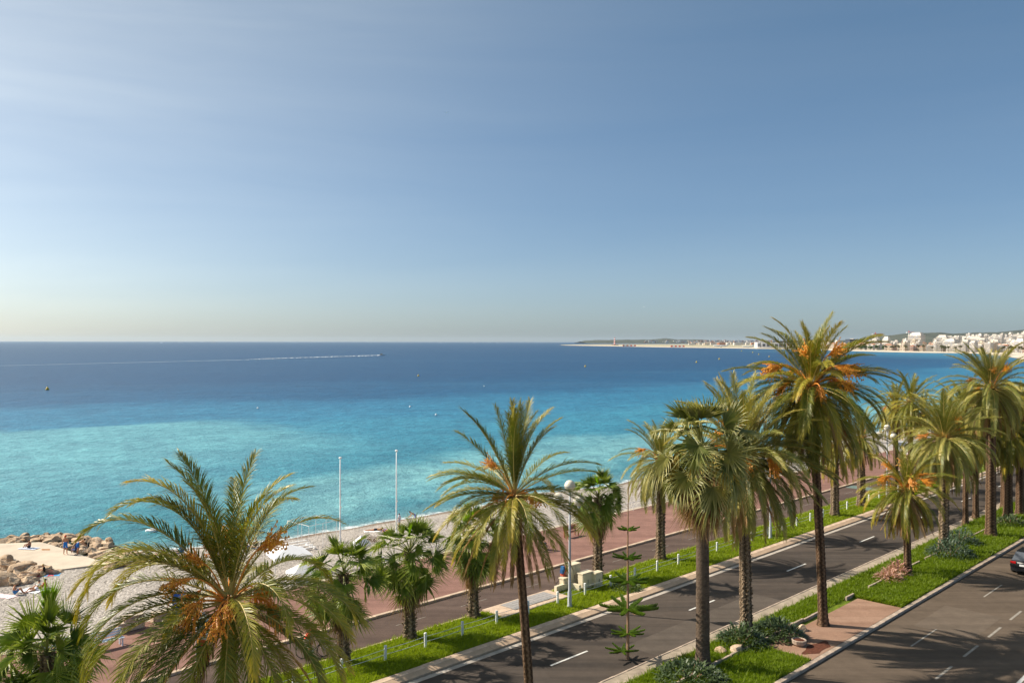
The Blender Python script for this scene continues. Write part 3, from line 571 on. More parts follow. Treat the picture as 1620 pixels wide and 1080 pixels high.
# lawns
sheet('lawn', S0, S1, 34.45, 38.62, 0.12, M['grass'], 700, 6, amp=0.09)
mL = sheet('median_lawn', S0, 43.0, 20.5, 23.3, 0.1, M['grass'], 220, 6, amp=0.12); sheet('far_median_lawn', 55.6, S1, 20.5, 23.3, 0.1, M['grass'], 480, 6, amp=0.12); sheet('inner_median_lawn', S0, S1, 23.3, 25.62, 0.1, M['grass'], 700, 5, amp=0.08)
def blades(name, rects, n, h, mat, zf, avoid=()):
    V = []; 
    tot = sum((b - a) * (d - c) for a, b, c, d in rects)
    allp = []
    for a, b, c, d in rects:
        k = int(n * (b - a) * (d - c) / tot); s = a + (b - a) * rng.random(k) ** 1.35; t = c + (d - c) * rng.random(k); allp.append(np.stack([s, t], 1))
    P_ = np.concatenate(allp)
    for (a, b, c, d) in avoid: P_ = P_[~((P_[:, 0] > a) & (P_[:, 0] < b) & (P_[:, 1] > c) & (P_[:, 1] < d))]
    k = len(P_); s, t = P_[:, 0], P_[:, 1]; x = (s - t) * C45; y = (s + t) * C45
    clump = 0.35 + 1.1 * (np.sin(s * 5.3 + np.cos(t * 6) * 2) * np.cos(t * 6.9 + s * 2.2)) ** 2 + .3 * np.sin(s * 1.1 + t) ** 2
    hh_ = h * clump * (0.6 + 0.8 * rng.random(k)); a = rng.random(k) * 6.283; wd = 0.012 + 0.012 * rng.random(k) + np.clip((s - 25) * 0.0003, 0, 0.02); lean = hh_ * 0.6; la = rng.random(k) * 6.283
    z0 = np.full(k, zf); v = np.empty((k, 3, 3)); v[:, 0] = np.stack([x - np.cos(a) * wd, y - np.sin(a) * wd, z0], 1); v[:, 1] = np.stack([x + np.cos(a) * wd, y + np.sin(a) * wd, z0], 1)
    v[:, 2] = np.stack([x + np.cos(la) * lean, y + np.sin(la) * lean, z0 + 0.02 + hh_], 1)
    me = bpy.data.meshes.new(name); me.vertices.add(k * 3); me.vertices.foreach_set('co', v.reshape(-1)); me.loops.add(k * 3); me.loops.foreach_set('vertex_index', np.arange(k * 3)); me.polygons.add(k)
    me.polygons.foreach_set('loop_start', np.arange(0, k * 3, 3)); me.materials.append(mat); me.update(); me.validate()
    return tag(link(name, me), kind='stuff')
M['blade'] = leaf_mat('grass_blade', [(0, (0.11, 0.165, 0.008)), (0.5, (0.215, 0.285, 0.012)), (1, (0.38, 0.4, 0.03))], (0.42, 0.4, 0.1), 0.5, 0.25, 0.35)
blades('grass', [(14, 115, 34.5, 38.6)], 230000, 0.15, M['blade'], 0.15, [(36.1, 42.3, 36.7, 38.9)])
blades('median_grass', [(24, 43, 20.55, 23.6), (55.5, 110, 20.55, 23.6), (24, 110, 23.8, 25.6)], 200000, 0.19, M['blade'], 0.15, [])
# paved pad with pavers beside the path
long_box('paved_pad', 36.2, 42.2, 36.8, 38.8, 0.0, 0.235, M['stone'])
pd = long_box('paver_bed', 37.55, 41.65, 37.25, 38.6, 0.1, 0.245, M['kerb_grey']); tm = MB().box((0, 0, 0), (0.385, 0.31, 0.03)).mesh('paver', M['paver'])
for i in range(10):
    for j in range(4): link('paver', tm, pd, ST(37.78 + i * 0.405, 37.43 + j * 0.335, 0.255 + random.uniform(-.004, .004)), (0, 0, R(45)))
# red paved bay of the median and soil patch
sheet('median_paving', 43.0, 55.6, 20.5, 23.3, 0.155, M['redpave'])
sp_ = MB(); n = 18; sp_.add([ST(44.9 + (1.4 + .2 * math.sin(3 * a)) * math.cos(a), 21.1 + (0.45 + .1 * math.sin(5 * a)) * math.sin(a), 0.16) for a in np.linspace(0, 2 * math.pi, n, endpoint=False)], [tuple(range(n))]); struct('soil_patch', sp_.mesh('soil_patch', M['soil']))
eg = long_box('stone_edging', 75, 108, 23.62, 23.74, 0.0, 0.3, M['kerb_grey'])
em = MB().box((0, 0, 0), (1.17, 0.12, 0.3)).mesh('edging_stone', M['kerb_grey'])
for i in range(38):
    if random.random() < 0.85: link('edging_stone', em, eg, ST(30 + i * 1.2, 23.7 + random.uniform(-.04, .04), 0.18 + random.uniform(-.03, .02)), (0, random.uniform(-.02, .02), R(45) + random.uniform(-.03, .03)))
# retaining wall and beach
long_box('retaining_wall', S0, S1, 51.5, 51.9, -4.2, 0.15, plain('wall_concrete', (0.5, 0.42, 0.33), 0.9, 0.1, var=0.2, scale=0.5))
ss_ = [-80, -60] + list(np.arange(-44, 170, 1.0)) + [175, 190, 220, 270, 340, 450, 600, 820]; us = np.linspace(0, 1, 34); vs = []
for s in ss_:
    tw = shore_t(s)
    for u in us:
        t = 51.9 + (tw + 14 - 51.9) * u; d = tw - t
        z = SEA + (0.115 * d if d < 0 else (0.16 * d if d < 4 else 0.64 + (d - 4) * 0.0125)) + 0.05 * math.sin(s * 0.7 + t) * math.cos(t * 0.9) + (0.07 * math.sin(t * 1.3 + math.sin(s * 0.15) * 2) if 4 < d < 14 else 0)
        vs.append(ST(s, t, z))
nu = len(us); mb = MB().add(vs, [(i * nu + j, (i + 1) * nu + j, (i + 1) * nu + j + 1, i * nu + j + 1) for i in range(len(ss_) - 1) for j in range(nu - 1)])
struct('beach', mb.mesh('beach', M['beach'], True))
def beach_z(x, y):
    s, t = toST((x, y)); d = shore_t(s) - t
    return SEA + (0.115 * d if d < 0 else (0.16 * d if d < 4 else 0.64 + (d - 4) * 0.0125))
def GB(px, py):                                                     # a point of the beach
    z = -4.2
    for _ in range(6): p = G(px, py, z); z = beach_z(p[0], p[1])
    return (p[0], p[1], z)
# loose stones on the beach
k = 26000; s = 5 + 110 * rng.random(k); t = 52 + 30 * rng.random(k); x = (s - t) * C45; y = (s + t) * C45
z = np.array([beach_z(a, b) for a, b in zip(x, y)]); r_ = 0.035 + 0.06 * rng.random(k) ** 3
octv = np.array([(1, 0, 0), (-1, 0, 0), (0, 1, 0), (0, -1, 0), (0, 0, .6), (0, 0, -.6)]); octf = np.array([(0, 2, 4), (2, 1, 4), (1, 3, 4), (3, 0, 4)])
V = (np.stack([x, y, z + 0.02], 1)[:, None, :] + octv[None] * r_[:, None, None] * (0.7 + 0.6 * rng.random((k, 6, 1)))).reshape(-1, 3); Fc = (octf[None] + 6 * np.arange(k)[:, None, None]).reshape(-1, 3)
me = bpy.data.meshes.new('pebbles'); me.vertices.add(len(V)); me.vertices.foreach_set('co', V.reshape(-1)); me.loops.add(len(Fc) * 3); me.loops.foreach_set('vertex_index', Fc.reshape(-1)); me.polygons.add(len(Fc)); me.polygons.foreach_set('loop_start', np.arange(0, len(Fc) * 3, 3)); me.materials.append(M['beach']); me.update()
tag(link('pebbles', me), kind='stuff')
# groyne: concrete slab with boulders round it
SLZ = -4.12
gp = [(-40, 876), (-30, 862), (63, 858.5), (76, 861), (170, 892), (90, 902.5), (57, 893.5)]
gt = thing('rock_groyne', 'pale concrete platform ringed by tan boulders jutting from the beach', 'groyne', G(80, 880, -4.5))
def wp(px, py, z): p = G(px, py, z); return (p[0] - gt.location.x, p[1] - gt.location.y, z - gt.location.z)
top = [wp(a, b, SLZ) for a, b in gp]; bot = [(p[0], p[1], p[2] - 1.6) for p in top]; n = len(gp)
link('platform', MB().add(top + bot, [tuple(range(n))[::-1]] + [(i, (i + 1) % n, n + (i + 1) % n, n + i) for i in range(n)]).mesh('platform', M['slab']), gt)
link('stain', MB().add([wp(73 + 7 * math.cos(a), 870.3 + 1.4 * math.sin(a) + .4 * math.sin(3 * a), SLZ + 0.004) for a in np.linspace(0, 6.28, 14, endpoint=False)], [tuple(range(14))]).mesh('stain', plain('rust_stain', (0.4, 0.2, 0.09), 0.9, 0.1, var=0.3, scale=2)), gt)
def boulder_mesh(seed):
    r = random.Random(seed); bm = bmesh.new(); bmesh.ops.create_icosphere(bm, subdivisions=3, radius=1.0)
    pl = [(Vector((r.gauss(0, 1), r.gauss(0, 1), r.gauss(0, .8))).normalized(), r.uniform(0.38, 0.8)) for _ in range(15)]
    for v in bm.verts:
        for nn, d in pl:
            e = v.co.dot(nn) - d
            if e > 0: v.co -= nn * e * 0.99
        v.co += v.co.normalized() * (0.03 * math.sin(v.co.x * 9 + seed) * math.cos(v.co.y * 8) + r.uniform(-.03, .03))
    me = bpy.data.meshes.new('boulder'); bm.to_mesh(me); bm.free(); me.materials.append(M['rock']); me.polygons.foreach_set('use_smooth', [False] * len(me.polygons)); return me
BO = [boulder_mesh(i) for i in range(9)]; r = random.Random(3)
def rocks(line, n, spread, smin, smax, z):
    L = [Vector(wp(a, b, z)) for a, b in line]
    for i in range(n):
        q = (i + r.random()) / n * (len(L) - 1); k = min(int(q), len(L) - 2); p = L[k].lerp(L[k + 1], q - k); s_ = r.uniform(smin, smax)
        p = p + Vector((r.uniform(-1, 1) * spread, r.uniform(-1, 1) * spread, r.uniform(-.25, .15)))
        link('boulder', r.choice(BO), gt, p, (r.uniform(-.3, .3), r.uniform(-.3, .3), r.uniform(0, 6.3)), (s_ * r.uniform(1, 1.45), s_ * r.uniform(.8, 1.1), s_ * r.uniform(0.36, .55)))
rocks([(-40, 862), (20, 858), (60, 852), (100, 853), (150, 858), (185, 870), (205, 880), (225, 885)], 75, 1.0, .5, 1.0, -4.4)
rocks([(-40, 856), (20, 853), (60, 848), (100, 848), (140, 853), (180, 865), (220, 878), (240, 884)], 60, .9, .45, .85, -4.8)
rocks([(72, 857), (110, 864), (140, 872), (166, 880)], 30, .7, .5, .9, -4.5); rocks([(-40, 858), (0, 857), (40, 855), (72, 854)], 24, .6, .45, .8, -4.6)
rocks([(150, 872), (170, 880), (190, 886), (180, 893), (225, 890)], 22, .9, .7, 1.5, -4.2)
rocks([(-40, 889), (10, 890), (40, 900), (60, 907), (80, 907)], 26, .8, .7, 1.3, -4.15); rocks([(-40, 900), (0, 900), (25, 905), (45, 912), (30, 918)], 24, 1.1, .9, 1.5, -4.2)
rocks([(-40, 915), (-10, 920), (15, 922), (20, 926)], 14, 1.0, .9, 1.6, -4.2)
# ------------------------------------------------------------------ palms
def frond_mesh(L, e0, Dp, seed, kind='green', npair=120, p=1.5, lf=0.155, wl=0.0118, fold=1.0, sway=0.0):
    r = np.random.default_rng(seed); mb = MB(); n = 16; u = np.linspace(0, 1, n + 1)
    p = 2.2 if e0 > 45 else 1.5; ang = np.radians(e0 - Dp * u ** p); ds = L / n; X = np.concatenate([[0], np.cumsum(np.cos(ang[:-1]) * ds)]); Z = np.concatenate([[0], np.cumsum(np.sin(ang[:-1]) * ds)]); Y = sway * L * u ** 2
    pts = np.stack([X, Y, Z], 1); rad = L * (0.0062 * (1 - u) + 0.001); rad[0] *= 1.7; mb.tube(pts, list(rad), 4, 1, False)
    us = np.linspace(0.1, 0.995, npair); V = []; Fs = []; K = []
    for ui in us:
        P0 = np.array([np.interp(ui, u, pts[:, c]) for c in range(3)]); a = math.radians(e0 - Dp * ui ** p); T = np.array([math.cos(a), 2 * sway * ui, math.sin(a)]); T /= np.linalg.norm(T); N = np.array([-math.sin(a), 0, math.cos(a)])
        prof = min(1, 0.25 + (ui - 0.1) / 0.22) * (1.0 if ui < .55 else 1 - 0.5 * ((ui - .55) / .45) ** 2)
        for sd_ in (-1, 1):
            if r.random() < (0.05 if kind != 'dead' else 0.25): continue
            l_ = L * lf * prof * r.uniform(.8, 1.12); al = math.radians((52 - 29 * ui) + r.normal() * 4) * (0.55 if kind == 'dead' else 1); v = math.radians((22 + r.normal() * 13) * fold)
            Sv = np.array([0, sd_, 0]); d1 = T * math.cos(al) + (Sv * math.cos(v) + N * math.sin(v)) * math.sin(al); d1 /= np.linalg.norm(d1)
            gz = (0.5 if kind != 'dead' else 1.3) * r.uniform(.5, 1.4); d2 = d1 + np.array([0, 0, -gz]); d2 /= np.linalg.norm(d2)
            wdir = np.cross(d1, N * math.cos(v) - Sv * math.sin(v)); nn = np.linalg.norm(wdir); wdir = wdir / nn if nn > 1e-3 else T
            w_ = wl * (0.75 + .25 * prof) * (L / 4); m_ = P0 + d1 * l_ * .55; e_ = m_ + d2 * l_ * .45; o = len(V)
            V += [P0 - wdir * w_ * .7, P0 + wdir * w_ * .7, m_ + wdir * w_, m_ - wdir * w_, e_]; Fs += [(o, o + 1, o + 2, o + 3), (o + 3, o + 2, o + 4)]
            tipk = max(0, (ui - .72) / .28) * .5; kk = r.random() ** 2 * .55; K += [tipk * .4 + kk, tipk * .4 + kk, tipk + .1 + kk, tipk + .1 + kk, tipk + .5]
    mb.add(V, Fs, 0, K); 
    mats = {'green': [M['frond'], M['rachis']], 'grey': [M['frond_grey'], M['rachis']], 'dead': [M['frond_dead'], M['rachis_dead']]}[kind]
    return mb.mesh('frond', mats)
_fc = {}
def frond(L, e0, Dp, kind, var, fold=1.0, sway=0.0):
    key = (round(L * 2) / 2, round(e0 / 10) * 10, round(Dp / 15) * 15, kind, var, round(sway, 1))
    if key not in _fc: _fc[key] = frond_mesh(key[0], key[1], key[2], hash(key[:3]) % 9999 + var, kind, 140 if key[0] >= 4.3 else 112, fold=fold, sway=sway)
    return _fc[key], L / key[0]
def fan_mesh(Rf, Lp, e0, Dp, seed, mat, spread=118, droop=0.35, nseg=28, dead=False):
    r = np.random.default_rng(seed); mb = MB(); n = 7; u = np.linspace(0, 1, n + 1); ang = np.radians(e0 - Dp * u ** 1.4); ds = Lp / n
    X = np.concatenate([[0], np.cumsum(np.cos(ang[:-1]) * ds)]); Z = np.concatenate([[0], np.cumsum(np.sin(ang[:-1]) * ds)]); pts = np.stack([X, 0 * X, Z], 1)
    mb.tube(pts, list(0.03 - 0.015 * u), 4, 1, False); H_ = pts[-1]; a = math.radians(e0 - Dp * 1.25); A = np.array([math.cos(a), 0, math.sin(a)]); N = np.array([-math.sin(a), 0, math.cos(a)]); S_ = np.array([0, 1.0, 0]); V = []; Fs = []; K = []
    st = 2 * spread / nseg
    for i in range(nseg):
        th = math.radians(-spread + (i + .5) * st); h = math.radians(st / 2); RR = Rf * (1 - 0.22 * abs(th) / 2.1) * r.uniform(.92, 1.06)
        def dr(q, cup=0.0): return A * math.cos(q) + S_ * math.sin(q) + N * cup
        cup = 0.28 * (abs(th) / 2.0); m_ = .36 * RR; mL = H_ + dr(th - h, cup) * m_; mR = H_ + dr(th + h, cup) * m_; mC = H_ + dr(th, cup) * m_ * 1.0 + N * 0.055 * Rf
        d = dr(th, cup) + r.normal(size=3) * .05; q1 = H_ + d * RR * .76 + np.array([0, 0, -droop * RR * .1]); e_ = H_ + d * RR * .93 + np.array([0, 0, -droop * RR * r.uniform(.25, .6)])
        w2 = (mR - mL) * .3; o = len(V)
        V += [H_, mL, mC, mR, q1 - w2, q1 + w2, e_]; Fs += [(o, o + 1, o + 2), (o, o + 2, o + 3), (o + 1, o + 4, o + 5, o + 2), (o + 2, o + 5, o + 3), (o + 4, o + 6, o + 5)]; kk = r.random() ** 1.5 * .6; K += [kk * .5, kk, kk, kk * .6, .4 + kk * .4, .4 + kk * .4, 1.0]
    mb.add(V, Fs, 0, K); return mb.mesh('fan_leaf', [mat, M['rachis_dead'] if dead else M['petiole']])
_fn = {}
def fan(Rf, Lp, e0, Dp, kind, var):
    key = (round(Rf * 5) / 5, round(Lp * 5) / 5, round(e0 / 12) * 12, round(Dp / 15) * 15, kind, var)
    if key not in _fn: _fn[key] = fan_mesh(*key[:4], var * 17 + 3, {'green': M['fan'], 'pale': M['fan_light'], 'new': M['fan_new'], 'dead': M['frond_dead']}[kind], 30 if kind == 'new' else (70 if kind == 'dead' else (75 if key[2] > 55 else 112)), 0.15 if kind == 'new' else (1.3 if kind == 'dead' else (.12 if key[2] > 50 else random.uniform(.5, 1.0))), 28, kind == 'dead')
    return _fn[key]
def trunk_mesh(h, r0, r1, style, lean, seed, top=None):
    r = random.Random(seed); mb = MB(); ns = 14 if style == 'ring' else 11; dz = 0.13 if style != 'ring' else 0.12; nr = int(h / dz); vs = []; ks = []
    for i in range(nr + 1):
        u = i / nr; z = u * h; cx, cy = lean[0] * u ** 1.3, lean[1] * u ** 1.3; bul = 1 + 0.5 * math.exp(-z / 0.35) + (0.28 * math.exp(-(h - z) / 0.6) if style != 'ring' else 0.0)
        for j in range(ns):
            a = 2 * math.pi * (j + 0.5 * (i % 2)) / ns
            if style == 'ring': dr = 0.015 * (i % 2) + r.uniform(-.006, .006); k = 0.35 * (r.random() < .25)
            else:
                dia = ((j + i) % 2); dr = (0.26 if style == 'boot' else 0.13) * dia * r.uniform(.3, 1) - 0.02; k = 0 if dia else 0.9
            rr = (r0 + (r1 - r0) * u) * bul * (1 + dr); vs.append((cx + rr * math.cos(a), cy + rr * math.sin(a), z)); ks.append(k)
    fs = []
    for i in range(nr):
        for j in range(ns):
            a, b = i * ns + j, i * ns + (j + 1) % ns; c, d = a + ns, b + ns
            if i % 2 == 0: fs += [(a, b, c), (b, d, c)]
            else: fs += [(a, b, d), (a, d, c)]
    mb.add(vs, fs, 0, ks); return mb.mesh('trunk', {'ring': M['bark_ring'], 'boot': M['bark_pale'], 'date': M['bark']}[style])
def boots_mesh(h0, h1, r0, r1, lean, htot, n, seed, mat, ln=0.16):
    r = random.Random(seed); mb = MB()
    for i in range(n):
        z = r.uniform(h0, h1); u = z / htot; a = r.uniform(0, 6.283); rr = (r0 + (r1 - r0) * u); c = Vector((lean[0] * u ** 1.3, lean[1] * u ** 1.3, z)); d = Vector((math.cos(a), math.sin(a), 0)); s_ = Vector((-d.y, d.x, 0)); l_ = ln * r.uniform(.5, 1.3); w_ = .05 * r.uniform(.7, 1.3)
        p = c + d * rr * .9; q = p + d * l_ * .6 + Vector((0, 0, l_ * .8)); mb.add([p - s_ * w_, p + s_ * w_, q + s_ * w_ * .5, q - s_ * w_ * .5, p + Vector((0, 0, .06)) + d * .01, q + Vector((0, 0, -.03)) + d * .05], [(0, 1, 2, 3), (0, 3, 5, 4), (1, 4, 5, 2), (3, 2, 5)])
    return mb.mesh('leaf_bases', mat)
def bunch_mesh(L, e0, seed, size=1.0, mat=None, hang=0.8):
    r = random.Random(seed); mb = MB(); n = 8; pts = []; p = Vector((0, 0, 0))
    for i in range(n + 1):
        pts.append(p.copy()); a = R(e0 - 110 * (i / n) ** 2 * hang); p = p + Vector((math.cos(a), 0, math.sin(a))) * (L / n)
    mb.tube(pts, [0.03 - 0.0018 * i for i in range(n + 1)], 5, 1, False); tip = pts[-1]; base = pts[-3]; d0 = (pts[-1] - pts[-2]).normalized()
    for k in range(int(26 * size)):
        st = base.lerp(tip, r.random()); d = (d0 + Vector((r.gauss(0, .3), r.gauss(0, .3), r.gauss(0, .25) - .15))).normalized(); l_ = r.uniform(.3, .6) * size; e = st + d * l_ + Vector((0, 0, -.12 * l_)); mb.tube([st, (st + e) / 2 + Vector((0, 0, .02)), e], .009, 3, 1, False)
        for q in range(7):
            c = st.lerp(e, .3 + .7 * r.random()) + Vector((r.gauss(0, .018), r.gauss(0, .018), r.gauss(0, .018))); s_ = .02 * r.uniform(.8, 1.4)
            mb.add([c + Vector(o) * s_ for o in ((1, 0, 0), (-1, 0, 0), (0, 1, 0), (0, -1, 0), (0, 0, 1.5), (0, 0, -1.5))], [(0, 2, 4), (2, 1, 4), (1, 3, 4), (3, 0, 4), (2, 0, 5), (1, 2, 5), (3, 1, 5), (0, 3, 5)], 0)
    return mb.mesh('fruit_bunch', [mat or M['fruit'], M['stalk'] if mat is None else M['yfruit']])
BUN = [bunch_mesh(1.3, 55, 1), bunch_mesh(1.0, 35, 2), bunch_mesh(1.5, 72, 3, 1.1, hang=.45), bunch_mesh(1.1, 20, 4, 1.15)]
BUNH = [bunch_mesh(0.9, 30, 5, .9, hang=1.15), bunch_mesh(0.8, 15, 6, .8, hang=1.0)]; BUNY = [bunch_mesh(1.7, 20, 7, 1.3, M['yfruit'], .9), bunch_mesh(2.0, 5, 8, 1.4, M['yfruit'], .8)]
GA = R(137.5)
def date_palm(label, s, t, cz, L, nf, style='date', r0=.2, lean=(0, 0), kind='green', dead=7, fruit=6, explicit=None, seed=1, name='date_palm', tilt=(0, 0), rtop=None, low=-62, group=None, fruit_set=None, up=86, extra=0.0, fsc=1.25):
    r = random.Random(seed); x, y, _ = ST(s, t); T = thing(name, label, 'palm tree', (x, y, 0.12), 0, group); h = cz - .12; rt_ = rtop or r0 * .82
    link('trunk', trunk_mesh(h, r0, rt_, style, lean, seed), T); top = (lean[0], lean[1], h)
    tag(link('leaf_bases', boots_mesh(h - 1.1, h + .15, rt_, rt_ * 1.1, lean, h, 110, seed, M['rachis_dead'], .3), T), kind='stuff')
    if style == 'boot': tag(link('bark_scales', boots_mesh(0.05, h - .5, r0, rt_, lean, h, int(70 * h), seed + 5, M['bark_pale'], .15), T), kind='stuff')
    def put(az, e0, l_, Dp, kd, sway=0.0):
        me, sc_ = frond(l_, e0, Dp, kd, r.randrange(2), sway=sway); ee = R(e0)
        o = link('frond', me, T, (top[0] + math.cos(az) * rt_ * .7 * max(.1, math.cos(ee)), top[1] + math.sin(az) * rt_ * .7 * max(.1, math.cos(ee)), top[2] + .25 * math.sin(ee)), (r.gauss(0, .09) + tilt[0], r.gauss(0, .05) + tilt[1], az), sc_)
    for f in (explicit or []):
        put(R(f[0]), f[1], f[2], f[3], f[4] if len(f) > 4 else kind, f[5] if len(f) > 5 else 0)
        if len(f) < 5 and r.random() < extra: put(R(f[0] + r.choice([-1, 1]) * r.uniform(8, 22)), f[1] + r.uniform(-7, 7), f[2] * r.uniform(.82, 1), f[3] * r.uniform(.85, 1.15), kind)
    for i in range(nf):
        q = (i + .5) / nf; e0 = up - (up - low) * q ** 0.85 + r.gauss(0, 5); az = i * GA + r.gauss(0, .2); Dp = 30 + 66 * min(1, q * 1.6) * r.uniform(.6, 1.2)
        if e0 < 0: Dp = min(Dp, 88 + e0 * .9)
        put(az, e0, L * r.uniform(.86, 1.06) * (.8 if q < .06 else 1), max(8, Dp), kind)
    for i in range(int(dead * 1.6)): put(r.uniform(0, 6.28), r.uniform(-78, -40), L * r.uniform(.7, .98), r.uniform(0, 28), 'dead')
    for i in range(fruit):
        az = i * 6.283 / max(1, fruit) + r.uniform(-.4, .4); link('fruit_bunch', r.choice(fruit_set or BUN), T, (top[0] + math.cos(az) * rt_ * .6, top[1] + math.sin(az) * rt_ * .6, top[2] + .05), (0, 0, az), L / 4.3 * r.uniform(.85, 1.2) * fsc)
    return T
def fan_palm(label, s, t, cz, Rf, Lp, nf, r0=.22, style='boot', lean=(0, 0), kind='green', dead=14, seed=1, strands=0, new=1, newaz=None, rt_=None, group=None, low=-68, newlen=1.0):
    r = random.Random(seed); x, y, _ = ST(s, t); T = thing('fan_palm', label, 'palm tree', (x, y, 0.12), 0, group); h = cz - .12; rt_ = rt_ or r0 * .8
    link('trunk', trunk_mesh(h, r0, rt_, style, lean, seed), T); top = (lean[0], lean[1], h)
    if style == 'boot': tag(link('bark_scales', boots_mesh(0.05, h, r0, rt_, lean, h, int(60 * h), seed + 5, M['bark_pale'], .24), T), kind='stuff')
    for i in range(nf):
        q = (i + .5) / nf; e0 = 84 - (84 - low) * q ** 1.12 + r.gauss(0, 7); az = i * GA + r.gauss(0, .2); Dp = 4 + 62 * min(1, q * 1.5) * r.uniform(.6, 1.2)
        if e0 < 0: Dp = min(Dp, 75 + e0 * .8)
        kd = 'new' if i < new and newaz is None else kind
        me = fan(Rf, Lp * (0.75 + .35 * min(1, q * 3)), e0, max(5, Dp), kd, r.randrange(2)); dz = -.9 * q * (Lp / 1.2)
        link('fan_leaf', me, T, (top[0], top[1], top[2] + .2 + dz * .6), (r.gauss(0, .55), r.gauss(0, .1), az), r.uniform(.85, 1.1))
    if newaz is not None:
        for a, e, sc_ in newaz: link('fan_leaf', fan(Rf, Lp, e, 5, 'new', 0), T, (top[0], top[1], top[2] + .2), (0, 0, R(a)), sc_)
    for i in range(dead):
        az = r.uniform(0, 6.28); link('dead_leaf', fan(Rf * .85, Lp * .7, -72, 10, 'dead', r.randrange(2)), T, (top[0], top[1], top[2] - .35 - r.random() * .95 * Lp), (r.gauss(0, .25), r.gauss(0, .1), az), r.uniform(.7, 1.0))
    for i in range(strands):
        az = r.uniform(0, 6.28); link('flower_strand', r.choice(BUNY), T, (top[0], top[1], top[2] - .4), (0, 0, az), r.uniform(.9, 1.25))
    return T
EX1 = [ # az (0 right, 90 away, 180 left, 270 to the viewer), rise, length, total bend
 (150, 84, 4.9, 42), (60, 86, 4.5, 30), (190, 80, 4.7, 38), (10, 82, 5.0, 48), (20, 74, 5.0, 62), (350, 76, 5.0, 55), (172, 72, 5.4, 82), (185, 66, 5.3, 100), (168, 66, 4.9, 90), (5, 62, 5.2, 74),
 (176, 46, 5.8, 92), (190, 42, 5.6, 118), (200, 52, 5.2, 128), (3, 44, 5.6, 88), (352, 30, 5.6, 74), (340, 22, 5.6, 82), (12, 14, 5.2, 62), (160, 30, 5.4, 88), (178, 18, 5.4, 88), (197, 8, 5.3, 84), (188, 0, 5.2, 62), (205, 22, 5.2, 104),
 (345, 5, 5.4, 66), (330, -5, 5.2, 62), (355, -12, 5.2, 52), (320, -20, 5.0, 48), (305, -30, 5.0, 42), (290, -35, 4.6, 42), (255, -30, 4.6, 46), (240, -20, 4.8, 54), (225, -8, 5.0, 66), (215, -25, 4.8, 48), (232, 5, 5.0, 84),
 (270, 20, 4.4, 100), (300, 15, 4.8, 98), (318, 35, 4.6, 105), (60, 30, 5.0, 70), (90, 15, 5.0, 70), (120, 20, 5.0, 75), (75, 50, 5.0, 60), (110, 60, 4.8, 55), (45, 5, 5, 60), (135, 0, 5, 60),
 (250, -62, 4.2, 12, 'dead'), (275, -66, 4.4, 10, 'dead'), (300, -60, 4.4, 14, 'dead'), (215, -55, 4.2, 20, 'dead'), (330, -58, 4.4, 16, 'dead'), (350, -50, 4.2, 22, 'dead'), (10, -40, 4.4, 30, 'dead'), (0, -20, 4.8, 55, 'dead'), (190, -50, 4.2, 20, 'dead'), (285, -50, 4.6, 25), (265, -48, 4.4, 22), (310, -45, 4.6, 30), (235, -50, 4.4, 20), (340, -40, 4.8, 36), (200, -38, 4.6, 36), (180, -30, 4.8, 42), (5, -28, 5.0, 40)]
EX1 = [(f[0], f[1], f[2] * (.93 if 50 < f[0] < 300 else .8), min(f[3] * 1.18, 150)) + tuple(f[4:]) for f in EX1 if f[:2] not in ((270, 20), (265, -48), (275, -66), (3, 44), (12, 14))]
date_palm('largest date palm at left with orange fruit stalks, its crown in front of the beach', 11.75, 23.6, 9.3, 5.0, 0, r0=.24, explicit=EX1, extra=.2, dead=0, fsc=1.05, fruit=14, seed=21, lean=(0.05, 0), fruit_set=BUN)
EX2 = [(100, 88, 3.6, 12), (180, 86, 3.6, 14), (0, 86, 3.6, 16), (60, 84, 3.7, 22), (140, 82, 3.5, 22), (15, 76, 3.7, 42), (168, 74, 3.6, 30), (174, 56, 3.9, 26), (6, 70, 3.5, 46), (250, 80, 3.4, 30), (300, 78, 3.4, 30), (30, 80, 3.4, 40),
 (3, 38, 3.7, 58), (12, 28, 3.6, 52), (184, 34, 3.5, 62), (170, 26, 3.6, 60), (180, 12, 3.6, 46), (192, 30, 3.2, 70), (160, 10, 3.5, 60), (355, 16, 3.7, 88), (345, 4, 3.8, 82), (350, -8, 3.8, 62), (335, 20, 3.6, 96), (5, -2, 3.7, 72), (322, -15, 3.7, 55), (310, 10, 3.4, 90),
 (195, -4, 3.6, 64), (205, -18, 3.6, 52), (188, -28, 3.5, 44), (215, 8, 3.4, 84), (285, 0, 3.2, 84), (260, -15, 3.2, 68), (235, -10, 3.3, 74), (60, 20, 3.5, 70), (100, 30, 3.5, 60), (130, 25, 3.5, 60), (80, 0, 3.5, 70), (45, 40, 3.5, 50), (120, -10, 3.4, 60), (300, -30, 3.4, 45), (245, -40, 3.3, 40),
 (190, -55, 3.2, 22, 'dead'), (205, -62, 3.4, 14, 'dead'), (225, -66, 3.4, 10, 'dead'), (250, -70, 3.2, 8, 'dead'), (300, -64, 3.3, 12, 'dead'), (320, -55, 3.4, 22, 'dead'), (345, -50, 3.5, 28, 'dead'), (355, -42, 3.5, 34, 'dead'), (180, -40, 3.2, 36, 'dead'), (275, -68, 3.2, 8, 'dead'), (335, -62, 3.3, 14, 'dead'), (198, -44, 3.4, 30, 'dead'), (165, -12, 2.6, 60, 'dead')]
